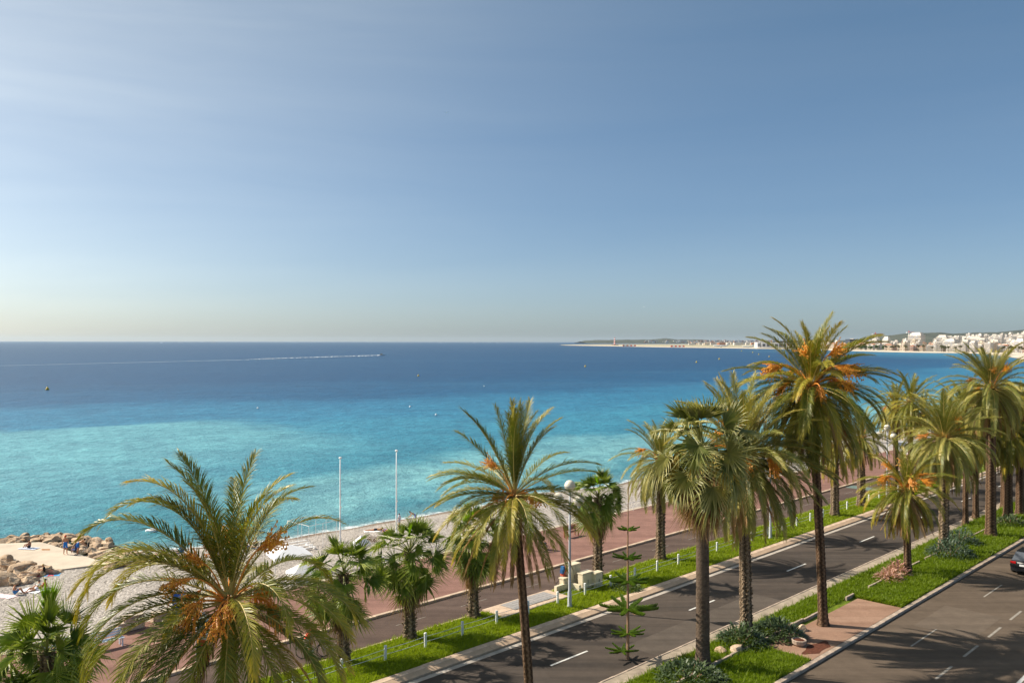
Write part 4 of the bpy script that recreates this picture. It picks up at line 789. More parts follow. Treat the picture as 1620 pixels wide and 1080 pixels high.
date_palm('slender date palm with hanging orange fruit and brown drooping fronds by the globe lamp', 24.7, 23.5, 10.75, 3.6, 0, r0=.2, explicit=EX2, extra=.45, dead=0, fruit=7, seed=22, lean=(-.75, .1), fruit_set=BUNH + [BUNH[0], BUN[2]])
fan_palm('tall ringed trunk fan palm with thick brown skirt right of the young araucaria', 38.0, 24.0, 11.5, 1.7, 1.8, 46, r0=.36, style='ring', kind='pale', dead=50, low=-34, seed=23, strands=16, new=0, rt_=.3, lean=(-.05, 0))
date_palm('shaggy trunked date palm standing between the fan palm and the tallest date palm', 44.0, 24.9, 10.4, 4.8, 92, style='boot', r0=.32, kind='grey', dead=9, fruit=9, fsc=1.4, seed=24, lean=(-.2, .1), low=-58, explicit=[(0, 24, 5.2, 62), (350, 10, 5.4, 55), (340, 0, 5.2, 48), (8, 38, 5.0, 70), (330, -10, 5.0, 45), (355, -5, 5.6, 45), (345, 25, 5.2, 75), (0, -20, 5.2, 35), (180, 60, 4.6, 70), (170, 80, 4.6, 20), (20, 82, 4.6, 20), (90, 85, 4.6, 15), (200, 75, 4.4, 40), (345, -50, 4.4, 12, 'dead'), (10, -55, 4.2, 15, 'dead')])
date_palm('tallest date palm, orange fruit stalks, standing by the red paved bay', 48.8, 22.55, 14.3, 4.8, 110, r0=.27, kind='green', dead=12, fruit=16, fsc=1.5, seed=25, lean=(-.7, .2), low=-66, fruit_set=BUN)
date_palm('short date palm with bright orange fruit in front of the dense palms at right', 64.0, 23.2, 6.3, 3.6, 66, r0=.26, kind='green', dead=14, fruit=12, fsc=1.6, seed=26, lean=(-.2, 0), fruit_set=[BUN[2], BUN[0]])
date_palm('grey green date palm right behind the short orange fruited one', 72.8, 23.6, 9.2, 4.4, 104, style='boot', r0=.36, kind='grey', dead=14, fruit=4, seed=27)
date_palm('tall date palm at the right edge rising above the far white beach', 81.5, 22.6, 13.0, 4.4, 104, r0=.42, kind='grey', dead=16, fruit=6, seed=28, low=-66)
date_palm('thin trunked date palm between the grey green palm and the tall right one', 84.7, 25.6, 9.8, 4.2, 84, r0=.24, kind='green', dead=8, fruit=2, seed=29)
ORD = ['first', 'second', 'third', 'fourth', 'fifth', 'sixth', 'seventh', 'eighth', 'ninth', 'tenth', 'eleventh', 'twelfth', 'thirteenth', 'fourteenth', 'fifteenth', 'sixteenth']; ROW = [84.7, 89, 90.8, 93.6, 96.5, 99, 101.5, 104, 108, 112, 116, 121, 125, 131, 143, 156]
k_ = ['dark green date palm in the dense right-hand row', 'date palms crowded at the right end of the median']
for i, (s, t, cz, L, kd, r0) in enumerate([(90.8, 23.7, 8.6, 3.6, 'green', .4), (93.6, 23.4, 9.6, 3.5, 'grey', .36), (99, 24.8, 8.8, 3.5, 'green', .24), (104, 22.8, 9.4, 3.6, 'grey', .3), (112, 24.2, 10, 3.5, 'green', .26), (121, 23, 9.2, 3.5, 'grey', .28), (131, 24.5, 10, 3.5, 'green', .28), (143, 23, 10, 3.5, 'grey', .28), (156, 24, 10, 3.5, 'green', .28)]):
    date_palm('%s median palm, %s beyond the tall one at the right edge' % ('dark green' if kd == 'green' else 'pale grey green', ORD[sorted(ROW).index(s)]), s, t, cz, L + .9, 84, r0=r0, kind=kd, dead=8, fruit=2, seed=40 + i, group=k_[1])
for i, (s, t, cz, L) in enumerate([(89, 26.0, 8.4, 3.6), (96.5, 25.6, 9.4, 3.8), (101.5, 21.6, 8.2, 3.6), (108, 25.2, 9.0, 3.8), (116, 22.0, 9.0, 3.8), (125, 25.4, 9.4, 3.8)]):
    date_palm('low crowned date palm on the median, %s beyond the tall one at the right edge' % ORD[sorted(ROW).index(s)], s, t, cz, L, 64, r0=.26, kind='green' if i % 2 else 'grey', dead=14, fruit=1, seed=80 + i, group='low crowned palms of the right-hand row')
# row on the lawn by the cycle path
fan_palm('fan palm in the bottom left corner with one bright yellow green new leaf', 11.1, 38.0, 4.2, 1.35, 1.35, 44, r0=.28, dead=6, seed=51, new=0, newaz=[(85, 84, 1.12), (100, 80, .95)])
fan_palm('fan palm beside the white beach tent, half behind the largest date palm', 25.2, 37.7, 4.8, 1.3, 1.4, 46, r0=.28, dead=7, seed=52, new=1)
fan_palm('dense green fan palm right of the two flagpoles, its whole trunk in sun', 29.9, 38.1, 5.0, 1.3, 1.4, 50, r0=.3, dead=8, seed=53, new=2)
fan_palm('two tiered fan palm with brown skirt, left of the slender date palm', 35.0, 38.3, 5.0, 1.2, 1.3, 52, r0=.3, dead=20, seed=54, new=3, kind='green', low=-80)
fan_palm('fan palm behind the cream cabinets, right of the tall globe lamp', 47.0, 38.3, 5.9, 1.25, 1.35, 50, r0=.3, dead=20, seed=55, new=1, low=-78)
date_palm('pale date palm on the lawn behind the thick skirted fan palm', 54.5, 38.2, 7.8, 3.8, 76, style='boot', r0=.33, kind='grey', dead=6, fruit=2, seed=56)
date_palm('date palm on the lawn mostly hidden behind the shaggy trunked palm', 66.5, 38.0, 7.0, 3.4, 56, style='boot', r0=.3, kind='green', dead=8, fruit=2, seed=57)
date_palm('lawn palm with pale knobbly trunk, nearer of two right of the tallest palm', 80.2, 35.9, 6.8, 3.4, 56, style='boot', r0=.36, kind='green', dead=6, fruit=1, seed=58)
date_palm('lawn palm with pale knobbly trunk, farther of two right of the tallest palm', 86.6, 36.0, 7.1, 3.4, 56, style='boot', r0=.38, kind='green', dead=6, fruit=4, seed=59)
date_palm('upright date palm whose crown stands against the sea right of the far globe lamp', 101, 38, 9.4, 3.8, 60, r0=.3, kind='green', dead=4, fruit=5, seed=60)
date_palm('spiky dark palm crown rising behind the grey green date palm', 97, 34.9, 10.4, 3.8, 60, r0=.3, kind='green', dead=4, fruit=0, seed=66)
for i, s in enumerate([109, 118, 128, 139, 151]): date_palm('%s palm along the lawn past the upright one near the far lamp, almost hidden' % ORD[i], s, 37.6, 8.3, 3.2, 36, r0=.3, kind='green', dead=3, fruit=0, seed=70 + i, group='far palms along the lawn')

# young pine with tiers
def tier_mesh(Rt, n, seed, dens=95, up=.1):
    r = random.Random(seed); mb = MB()
    for i in range(n):
        az = i * 6.283 / n + r.uniform(-.2, .2); l_ = Rt * r.uniform(.75, 1.05); d = Vector((math.cos(az), math.sin(az), 0)); pts = [Vector((0, 0, 0)), d * l_ * .4 + Vector((0, 0, -.03 * l_)), d * l_ * .8 + Vector((0, 0, up * l_)), d * l_ + Vector((0, 0, up * 1.8 * l_))]; mb.tube(pts, [.02, .015, .01, .005], 4, 1, False)
        S_ = Vector((-d.y, d.x, 0))
        for k in range(dens):
            q = (k + .5) / dens; c = pts[0].lerp(d * l_, q) + Vector((0, 0, (-.03 + .25 * up * 6 * q * q) * l_)); ln = .27 * (1 - .45 * q) * min(1, .3 + q * 3) * r.uniform(.7, 1.2) * Rt / 1.6
            for sd_ in (-1, 1, -.35, .35):
                e = c + (S_ * sd_ * .5 + d * .4 + Vector((0, 0, r.uniform(.5, 1.3)))).normalized() * ln; ax = (e - c).normalized(); w_ = ax.cross(Vector((0, 0, 1))).normalized() * .014; v_ = ax.cross(w_).normalized() * .014
                mb.add([c - w_, c + w_, e + w_ * .6, e - w_ * .6], [(0, 1, 2, 3)], 0, [0, 0, .5, .5]); mb.add([c - v_, c + v_, e + v_ * .6, e - v_ * .6], [(0, 1, 2, 3)], 0, [0, 0, .5, .5])
    return mb.mesh('branch_tier', [M['needle'], M['trunkbrown']])
M['needle'] = leaf_mat('araucaria_needle', [(0, (0.06, 0.12, 0.02)), (1, (0.12, 0.2, 0.035))], (0.28, 0.38, 0.08), 0.5, 0.3, 0.3); M['trunkbrown'] = plain('thin_trunk', (0.34, 0.2, 0.12), 0.8, 0.2, var=.2, scale=3)
x, y, _ = G(994, 1043); T = thing('young_araucaria', 'young tiered araucaria with thin brown trunk at the edge of the road', 'tree', (x, y, 0), 0)
link('trunk', MB().tube([(0, 0, 0), (.0, 0, 3), (-.02, 0, 6), (0.02, 0, 9.6)], [.085, .07, .045, .012], 7).mesh('trunk', M['trunkbrown']), T)
for py, Rt, n, upp, sx in ((1030, .95, 7, .06, -.3), (1002, 1.0, 9, .05, 0), (964, 1.85, 9, .05, 0), (920, 1.3, 9, .05, 0), (883, .95, 8, .04, 0), (838, .7, 7, .04, 0)):
    link('branch_tier', tier_mesh(Rt, n, int(py)), T, (sx, 0, (1043 - py) / 502.5 * 17), (0, 0, random.uniform(0, 3)))

# shrubs
def shrub(label, s, t, rad, h, n, mat, seed, name='shrub', wd=.05, ln=.45):
    r = random.Random(seed); x, y, _ = ST(s, t); T = thing(name, label, 'shrub', (x, y, .15)); mb = MB()
    for i in range(n):
        a = r.uniform(0, 6.283); q = math.sqrt(r.random()); c = Vector((math.cos(a) * rad * q, math.sin(a) * rad * q, h * (1 - q * q) * r.uniform(.15, .95))); d = Vector((math.cos(a) * q + r.gauss(0, .5), math.sin(a) * q + r.gauss(0, .5), r.uniform(.2, 1.3))).normalized(); s_ = d.cross(Vector((0, 0, 1))).normalized() * wd * r.uniform(.6, 1.2); l_ = ln * r.uniform(.6, 1.2)
        m_ = c + d * l_ * .55; e = m_ + (d + Vector((0, 0, -.7))).normalized() * l_ * .45; mb.add([c - s_ * .5, c + s_ * .5, m_ + s_, m_ - s_, e], [(0, 1, 2, 3), (3, 2, 4)], 0, [0, 0, .2, .2, .7])
    tag(link('foliage', mb.mesh('foliage', mat), T), kind='stuff'); 
    st = MB()
    for i in range(6): a = i * 1.05; st.tube([(0, 0, -.1), (math.cos(a) * rad * .5, math.sin(a) * rad * .5, h * .7)], [.03, .012], 4)
    link('stem', st.mesh('stem', M['trunkbrown']), T); return T
M['shrub'] = leaf_mat('shrub_leaf', [(0, (0.035, 0.065, 0.02)), (1, (0.09, 0.13, 0.05))], (0.2, 0.24, 0.12), .4, .4, .2); M['bluish'] = leaf_mat('bluish_leaf', [(0, (0.05, 0.085, 0.05)), (1, (0.13, 0.19, 0.12))], (0.24, 0.3, 0.2), .45, .4, .2); M['pinkleaf'] = leaf_mat('pink_leaf', [(0, (0.34, 0.13, 0.1)), (1, (0.5, 0.28, 0.22))], (0.55, .4, .3), .5, .3, .2)
shrub('dark strap leaved shrub at the foot of the shaggy trunked palm', 42.6, 24.4, 1.3, 1.0, 620, M['shrub'], 1); shrub('wide glossy shrub spilling over the stone planter', 45.2, 23.6, 1.4, 1.0, 720, M['shrub'], 2); shrub('low dark shrub at the bottom edge below the ringed trunk', 36.2, 23.6, 1.7, .8, 800, M['shrub'], 3)
shrub('blue green bushy shrub beside the short date palm', 71.5, 22.7, 1.7, 1.5, 760, M['bluish'], 4); shrub('second blue green bush behind the first one on the median', 76.5, 23.6, 1.5, 1.4, 600, M['bluish'], 5); shrub('pinkish dry shrub left of the short date palm trunk', 61.3, 23.5, .9, .8, 300, M['pinkleaf'], 6); shrub('small pink shrub touching the short palm trunk', 63.2, 23.7, .8, 1.0, 260, M['pinkleaf'], 7)
shrub('shaded green shrub beneath the right-hand palms', 88, 22.8, 1.3, .9, 380, M['shrub'], 8)
shrub('fallen dark rosemary clump on the kerb edge by the young pine', 46.4, 35.4, 1.1, .35, 420, M['shrub'], 9, ln=.3)
# ------------------------------------------------------------------ posts, lamps, cabinets, rail
fx = ST(10, 36.3, 0); T = thing('rope_fence', 'white bollard fence with two cables running along the lawn', 'fence', (0, 0, 0))
post = MB().lathe([(.075, -.1), (.075, .74), (.082, .75), (.082, .8), (.06, .82)], 12).mesh('post', M['white']); sp = 2.72; ps = [29.6 + sp * k for k in range(-7, 31)]
for s in ps: link('post', post, T, ST(s, 36.3 + (0 if s < 75 else (s - 75) * .006), .17), (R(random.uniform(-1, 1)), R(random.uniform(-1, 1)), 0))
cm = []
for zz in (.62, .34):
    for v in range(1): cm.append(MB().tube([(sp * q - sp / 2, 0, -.035 * (1 - (2 * q - 1) ** 2)) for q in np.linspace(0, 1, 7)], .014, 5).mesh('cable', M['white']))
for a, b in zip(ps[:-1], ps[1:]):
    for m_, zz in zip(cm, (.62, .34)): link('cable', m_, T, ST((a + b) / 2, 36.3 + (0 if a < 75 else (a + sp / 2 - 75) * .006), .17 + zz), (0, 0, R(45)))
T = thing('beach_railing', 'low pale railing at the seaward edge of the promenade', 'railing', (0, 0, 0)); rp = MB().tube([(0, 0, 0), (0, 0, .82)], .03, 6).mesh('post', M['white']); rr_ = MB().tube([(-1.25, 0, .82), (1.25, 0, .82)], .028, 6).mesh('rail', M['white']); r2_ = MB().tube([(-1.25, 0, .4), (1.25, 0, .4)], .014, 6).mesh('rail', M['white'])
for i in range(46):
    s = 31 + 2.5 * i; link('post', rp, T, ST(s, 51.3, .13)); link('rail', rr_, T, ST(s + 1.25, 51.3, .13), (0, 0, R(45))); link('rail', r2_, T, ST(s + 1.25, 51.3, .13), (0, 0, R(45)))
def globe_mat():
    m, n, l, b = node_mat('milky_globe', 0.35, 0.4); b.inputs['Base Color'].default_value = (0.75, 0.68, 0.55, 1); return m
M['globe'] = globe_mat(); M['pole'] = plain('pole_paint', (0.45, 0.47, 0.5), 0.5, 0.4, var=.08, scale=2)
def lamp(s, t, label):
    x, y, _ = ST(s, t); T = thing('street_lamp', label, 'street lamp', (x, y, .15), 0)
    link('pole', MB().lathe([(.16, 0), (.16, .15), (.13, .2), (.13, 1.0), (.09, 1.08), (.075, 4), (.06, 7.3)], 14).mesh('pole', M['pole'], True), T)
    link('base_door', MB().box((0, -.13, .55), (.11, .02, .42)).mesh('base_door', M['metal']), T)
    g = [(0.02, -.36), (.14, -.33), (.25, -.25), (.33, -.12), (.355, .0), (.33, .14), (.25, .26), (.14, .335), (.02, .36)]; gm = MB().lathe([(r_ * .98, z) for r_, z in g], 20).mesh('globe', M['globe'], True)
    band = MB().lathe([(.352, -.02), (.362, -.02), (.362, .02), (.352, .02)], 20).mesh('globe_band', M['metal'])
    for (dx, dy, z) in ((0, 0, 7.72), (-.72, .35, 6.85), (.56, -.3, 6.85)):
        o = link('globe', gm, T, (dx, dy, z)); link('globe_band', band, o); link('globe_collar', MB().lathe([(.1, -.46), (.1, -.33)], 10).mesh('globe_collar', M['pole']), o)
        if dx: link('arm', MB().tube([(0, 0, 6.1), (dx * .5, dy * .5, 6.12), (dx, dy, 6.25), (dx, dy, 6.45)], .035, 8).mesh('arm', M['pole']), T)
lamp(40.55, 35.35, 'three globe street lamp on the lawn beside the cream cabinets'); lamp(66.9, 35.6, 'globe street lamp whose top is lost in the shaggy palms'); lamp(92, 35.5, 'far three globe street lamp showing above the short orange palm')
def cabinet(label, s, t, ws, wt, h, z0=.14, doors=2, name='cabinet'):
    x, y, _ = ST(s, t); T = thing(name, label, 'electrical cabinet', (x, y, z0), R(45)); mb = MB().box((0, 0, h / 2), (ws, wt, h)); me = mb.mesh('body', M['cream']); bm = bmesh.new(); bm.from_mesh(me); bmesh.ops.bevel(bm, geom=bm.edges[:], offset=.02, segments=1, affect='EDGES'); bm.to_mesh(me); bm.free(); link('body', me, T)
    link('cap', MB().box((0, 0, h + .03), (ws + .07, wt + .07, .07)).mesh('cap', M['cream']), T)
    for i in range(doors):
        d_ = link('door', MB().box((-ws / 2 + (i + .5) * ws / doors, -wt / 2 - .012, h / 2), (ws / doors - .04, .03, h - .16)).mesh('door', M['cream']), T); link('vent', MB().box((-ws / 2 + (i + .5) * ws / doors + (.12 if i == 0 else -.12) * (doors > 1), -wt / 2 - .03, h * .5), (.04, .015, .26)).mesh('vent', M['dark']), d_)
    return T
cabinet('tallest cream cabinet, just right of the globe lamp pole', 44.2, 38.25, 1.0, .5, 1.55); cabinet('middle cream cabinet, wide and chest high', 44.45, 37.35, 1.05, .45, 1.1, doors=1); cabinet('small cream cabinet at the right end of the group', 45.3, 37.05, .75, .42, 1.0, doors=1)
cabinet('little square cream box against the tallest cabinet', 43.3, 38.3, .45, .4, .75, doors=1); 
x, y, _ = ST(43.0, 38.1); T = thing('low_wall', 'low cream wall in front of the little square box', 'wall', (x, y, .1), R(45)); link('wall', MB().box((0, 0, .25), (1.5, .22, .5)).mesh('wall', M['cream']), T); link('return_wall', MB().box((.65, -.55, .25), (.2, .85, .5)).mesh('return_wall', M['cream']), T)

# planter and stones
x, y, _ = ST(44.6, 22.0); T = thing('stone_planter', 'round pale stone planter on the red paving', 'planter', (x, y, .155), 0, None, .75); link('bowl', MB().lathe([(.35, 0), (.5, .15), (.55, .42), (.47, .45), (.42, .36)], 14).mesh('bowl', M['kerb_grey']), T); link('soil', MB().lathe([(.43, .37), (.2, .42)], 12).mesh('soil', M['soil']), T)
for i, (s, t, q, lb) in enumerate([(47.0, 23.0, .5, 'grey boulder on the red paving at the foot of the tallest palm'), (41.4, 24.0, .6, 'pale rock half buried left of the shaggy trunked palm'), (40.5, 24.5, .45, 'second pale rock in the bed near the dark strap leaved shrub'), (62.7, 23.3, .5, 'pinkish rock at the foot of the short palm'), (63.4, 22.9, .42, 'small rock leaning on the short palm trunk')]):
    x, y, _ = ST(s, t); o = link('rock', BO[i], None, (x, y, .2), (0, 0, i), (q * 1.2, q, q * .6)); tag(o, lb, 'rock')

# ------------------------------------------------------------------ car
def car(label, s, t, rz, paint, name='parked_car', hgt=1.0, van=False):
    x, y, _ = ST(s, t, 0); T = thing(name, label, 'car' if not van else 'van', (x, y, 0.0 if t < 40 else .13), rz, None, hgt)
    # profile along x (front +x): stations of (x, half width, z of sill, z of shoulder)
    st = [(-2.2, .78, .42, .78), (-2.12, .88, .3, .95), (-1.6, .92, .26, 1.0), (-.6, .93, .25, .98), (.6, .93, .25, .96), (1.3, .92, .26, .93), (1.9, .86, .3, .8), (2.15, .72, .38, .66)]
    mb = MB(); vs = []
    for (a, w_, z0, z1) in st: vs += [(a, -w_ * .9, z0), (a, -w_, (z0 + z1) / 2), (a, -w_ * .93, z1), (a, w_ * .93, z1), (a, w_, (z0 + z1) / 2), (a, w_ * .9, z0)]
    n = len(st); mb.add(vs, [(i * 6 + j, i * 6 + (j + 1) % 6, (i + 1) * 6 + (j + 1) % 6, (i + 1) * 6 + j) for i in range(n - 1) for j in range(6)] + [tuple(range(6))[::-1], tuple((n - 1) * 6 + j for j in range(6))]); link('body', mb.mesh('body', paint, True), T)
    ztop = 1.52 if not van else 1.85; cab = [(-2.0, .8, .97), (-1.5, .66, ztop - .03), (-.2, .68, ztop), (.35, .66, ztop - .06), (1.15, .78, .95)]; vs = []
    for (a, w_, z) in cab: vs += [(a, -w_, z), (a, w_, z)]
    mb = MB().add(vs, [(0, 1, 3, 2), (2, 3, 5, 4), (4, 5, 7, 6), (6, 7, 9, 8)]); mb.add([(a, -w_, z) for a, w_, z in cab] + [(a, w_, z) for a, w_, z in cab], [(0, 1, 2, 3, 4), (9, 8, 7, 6, 5)]); link('cabin', mb.mesh('cabin', M['glass']), T)
    link('roof', MB().box((-.55, 0, ztop + .01), (1.55, 1.3, .05)).mesh('roof', paint), T)
    for (a, b_) in ((0, 0),):
        link('rear_window', MB().add([(-2.0, -.68, 1.02), (-2.0, .68, 1.02), (-1.58, .56, ztop - .1), (-1.58, -.56, ztop - .1)], [(0, 1, 2, 3)]).mesh('rear_window', M['glass']), T)
    wh = MB().lathe([(.22, -.11), (.34, -.11), (.35, 0), (.34, .11), (.22, .11)], 18).mesh('tyre', M['dark']); rm = MB().lathe([(.2, -.115), (.22, .115)], 10).mesh('rim', M['metal'])
    for a in (-1.35, 1.35):
        for q in (-1, 1): o = link('wheel', wh, T, (a, q * .82, .35), (R(90), 0, 0)); link('rim', rm, o)
    lm = plain('tail_light_red', (0.55, 0.01, 0.01), .3, .5)
    for q in (-1, 1):
        link('tail_light', MB().box((-2.17, q * .66, .86), (.1, .34, .14)).mesh('tail_light', lm), T); link('headlight', MB().box((2.02, q * .58, .66), (.16, .32, .12)).mesh('headlight', M['globe']), T); link('reflector', MB().box((-2.21, q * .6, .46), (.04, .4, .05)).mesh('reflector', lm), T); link('mirror', MB().box((.75, q * 1.0, 1.02), (.14, .18, .12)).mesh('mirror', paint), T)
    link('number_plate', MB().box((-2.24, 0, .72), (.03, .5, .12)).mesh('number_plate', M['white']), T); link('bumper', MB().box((-2.16, 0, .4), (.18, 1.6, .2)).mesh('bumper', M['dark']), T); link('exhaust', MB().tube([(-2.3, -.5, .3), (-2.1, -.5, .3)], .04, 8).mesh('exhaust', M['metal']), T)
s_, t_ = 12.02 * (1640 + 530) / 374, 12.02 * (2150 - 1640) / 374
M['blackpaint'] = plain('black_car_paint', (0.01, 0.011, 0.013), .38, .4); car('black car with red tail lights cut by the right edge, driving away', 72.2, 17.25, R(45), M['blackpaint'], hgt=1.03)
car('white van on the promenade seen between the far globe lamp and palms', 131, 47, R(225), M['white'], 'parked_van', van=True)
car('silver car on the promenade left of the white van', 134, 49.3, R(225), M['metal'], 'parked_car')

# ------------------------------------------------------------------ people
JR = dict(pelvis=.125, spine=.115, chest=.135, neck=.055, head=.085, top=.07, sh=.06, el=.042, wr=.03, ha=.03, hip=.09, kn=.06, an=.04, to=.035)
def pose(kind):
    P = {}
    def lr(n, x, y, z, y2=None, z2=None, x2=None): P[n + 'R'] = (x, y, z); P[n + 'L'] = (-(x2 if x2 is not None else x), y if y2 is None else y2, z if z2 is None else z2)
    if kind == 'stand': P.update(pelvis=(0, 0, .96), spine=(0, -.01, 1.14), chest=(0, -.01, 1.34), neck=(0, 0, 1.5), head=(0, .015, 1.62), top=(0, .01, 1.72)); lr('sh', .17, -.01, 1.42); lr('el', .25, -.05, 1.15); lr('wr', .2, .1, .98); lr('ha', .17, .16, .95); lr('hip', .09, 0, .9); lr('kn', .11, .01, .5); lr('an', .13, -.03, .08); lr('to', .15, .12, .035)
    elif kind == 'walk': P.update(pelvis=(0, 0, .94), spine=(0, .02, 1.12), chest=(0, .04, 1.32), neck=(0, .06, 1.48), head=(0, .09, 1.6), top=(0, .09, 1.7)); lr('sh', .16, .03, 1.4); lr('el', .22, .02, 1.15); lr('wr', .2, .3, 1.05); lr('ha', .19, .38, 1.05); lr('hip', .085, 0, .88); lr('kn', .09, .16, .5, .0, .48); lr('an', .09, .22, .08, -.32, .16); lr('to', .09, .37, .04, -.22, .05)
    elif kind == 'bend': P.update(pelvis=(0, -.05, .93), spine=(0, .1, 1.04), chest=(0, .3, 1.14), neck=(0, .43, 1.22), head=(0, .52, 1.28), top=(0, .6, 1.33)); lr('sh', .17, .34, 1.15); lr('el', .2, .45, .9); lr('wr', .14, .62, .78); lr('ha', .12, .7, .76); lr('hip', .1, -.05, .87); lr('kn', .12, .02, .48); lr('an', .14, -.06, .08); lr('to', .15, .09, .035)
    elif kind == 'sit': P.update(pelvis=(0, 0, .13), spine=(0, -.05, .31), chest=(0, -.03, .5), neck=(0, .03, .64), head=(0, .06, .76), top=(0, .07, .86)); lr('sh', .17, -.02, .57); lr('el', .25, .14, .38); lr('wr', .14, .34, .42); lr('ha', .1, .4, .44); lr('hip', .1, .03, .12); lr('kn', .14, .38, .44); lr('an', .13, .6, .08); lr('to', .14, .73, .04)
    elif kind == 'lean': P.update(pelvis=(0, 0, .13), spine=(0, -.12, .26), chest=(0, -.25, .42), neck=(0, -.32, .56), head=(0, -.3, .68), top=(0, -.3, .78)); lr('sh', .18, -.28, .48); lr('el', .25, -.42, .22); lr('wr', .24, -.3, .06); lr('ha', .23, -.22, .04); lr('hip', .1, .04, .12); lr('kn', .12, .45, .3, .42, .12); lr('an', .12, .75, .07, .82, .07); lr('to', .13, .86, .12, .93, .14)
    elif kind == 'lie': P.update(pelvis=(0, 0, .12), spine=(0, .18, .13), chest=(0, .38, .15), neck=(0, .53, .17), head=(0, .64, .2), top=(0, .73, .22)); lr('sh', .17, .46, .14); lr('el', .28, .66, .06); lr('wr', .1, .78, .06); lr('ha', .03, .8, .05); lr('hip', .1, -.06, .11); lr('kn', .11, -.48, .08); lr('an', .1, -.9, .06); lr('to', .1, -1.02, .04)
    elif kind == 'chair': P.update(pelvis=(0, 0, .48), spine=(0, -.06, .66), chest=(0, -.08, .86), neck=(0, -.05, 1.01), head=(0, -.01, 1.13), top=(0, 0, 1.23)); lr('sh', .17, -.07, .93); lr('el', .24, .06, .7); lr('wr', .16, .28, .62); lr('ha', .13, .36, .6); lr('hip', .1, .04, .46); lr('kn', .14, .44, .5, .4, .5); lr('an', .13, .5, .08, .38, .08); lr('to', .14, .64, .04, .52, .04)
    elif kind == 'cycle': P.update(pelvis=(0, -.2, .98), spine=(0, -.08, 1.14), chest=(0, .1, 1.3), neck=(0, .22, 1.42), head=(0, .3, 1.53), top=(0, .33, 1.63)); lr('sh', .17, .14, 1.36); lr('el', .25, .3, 1.14); lr('wr', .22, .5, 1.05); lr('ha', .22, .58, 1.04); lr('hip', .09, -.18, .93); lr('kn', .1, .2, .86, .12, .62); lr('an', .1, .05, .46, -.05, .2); lr('to', .1, .18, .42, .1, .16)
    return P
CH = [('pelvis', 'spine'), ('spine', 'chest'), ('chest', 'neck'), ('neck', 'head'), ('head', 'top')] + [p for q in 'LR' for p in (('chest', 'sh' + q), ('sh' + q, 'el' + q), ('el' + q, 'wr' + q), ('wr' + q, 'ha' + q), ('pelvis', 'hip' + q), ('hip' + q, 'kn' + q), ('kn' + q, 'an' + q), ('an' + q, 'to' + q))]
_bodies = {}
def body_mesh(kind):
    if kind in _bodies: return _bodies[kind]
    P = pose(kind); names = list(P); idx = {n: i for i, n in enumerate(names)}; me = bpy.data.meshes.new('sk'); me.from_pydata([P[n] for n in names], [(idx[a], idx[b]) for a, b in CH], []); ob = bpy.data.objects.new('sk', me); COL.objects.link(ob)
    ob.modifiers.new('s', 'SKIN')
    if not me.skin_vertices: raise RuntimeError('no skin layer')
    for n, i in idx.items():
        r_ = JR[n[:-1] if n[-1] in 'LR' else n]; sv = me.skin_vertices[0].data[i]; sv.radius = (r_ * (1.15 if n in ('pelvis', 'chest', 'spine') else 1), r_ * (.8 if n in ('pelvis', 'chest', 'spine') else 1)); sv.use_root = (n == 'pelvis')
    sub = ob.modifiers.new('u', 'SUBSURF'); sub.levels = 1; sub.render_levels = 1
    dg = bpy.context.evaluated_depsgraph_get(); out = bpy.data.meshes.new_from_object(ob.evaluated_get(dg)); bpy.data.objects.remove(ob)
    vs = [v.co.copy() for v in out.vertices]; fs = [tuple(p.vertices) for p in out.polygons]; vn = [v.normal.copy() for v in out.vertices]
    segs = [(a, b, Vector(P[a]), Vector(P[b])) for a, b in CH]; own = []
    for f in fs:
        c = sum((vs[i] for i in f), Vector()) / len(f); best = None
        for a, b, A, B in segs:
            ab = B - A; u = max(0, min(1, (c - A).dot(ab) / ab.dot(ab))); d = (c - (A + ab * u)).length - JR[a[:-1] if a[-1] in 'LR' else a] * .6
            if best is None or d < best[0]: best = (d, a, b, u)
        own.append(best[1:])
    mb = MB().add(vs, fs); Hd = Vector(P['head']); up = (Vector(P['top']) - Vector(P['head'])).normalized(); fw = (Vector((0, 1, 0)) - up * up.y).normalized(); sd_ = up.cross(fw)
    mb.tube([Hd + fw * .08 + up * .02, Hd + fw * .115 - up * .01, Hd + fw * .09 - up * .02], [.008, .014, .008], 5)       # nose
    for q in (-1, 1): mb.tube([Hd + sd_ * q * .08, Hd + sd_ * q * .1 + up * .02 - fw * .01], [.02, .012], 5)                # ears
    for q in 'LR':                                                                                                        # fingers
        W, H_ = Vector(P['wr' + q]), Vector(P['ha' + q]); d = (H_ - W).normalized(); s2 = d.cross(Vector((0, 0, 1)))
        s2 = s2.normalized() if s2.length > .1 else Vector((1, 0, 0)); dn = d.cross(s2).normalized(); dn = dn if dn.z < 0 else -dn
        for j, ln in enumerate((.075, .085, .08, .062)): b0 = H_ + s2 * (.012 * (j - 1.5) * 1.5); mb.tube([b0, b0 + d * ln * .5 + dn * .006, b0 + d * ln * .85 + dn * .03], [.01, .0085, .006], 5)
        b0 = W + d * .03 + s2 * .022; mb.tube([b0, b0 + d * .03 + s2 * .022, b0 + d * .06 + s2 * .02 + dn * .015], [.011, .01, .007], 5)
    _bodies[kind] = (mb, vs, fs, vn, own, P, Hd, up, fw, sd_); return _bodies[kind]
SK = {k: plain('skin_' + k, c, .55, .35) for k, c in dict(tan=(.5, .24, .13), light=(.62, .36, .24), dark=(.33, .15, .08)).items()}
def cloth_mat(c): return plain('cloth', c, .85, .15, var=.08, scale=8)
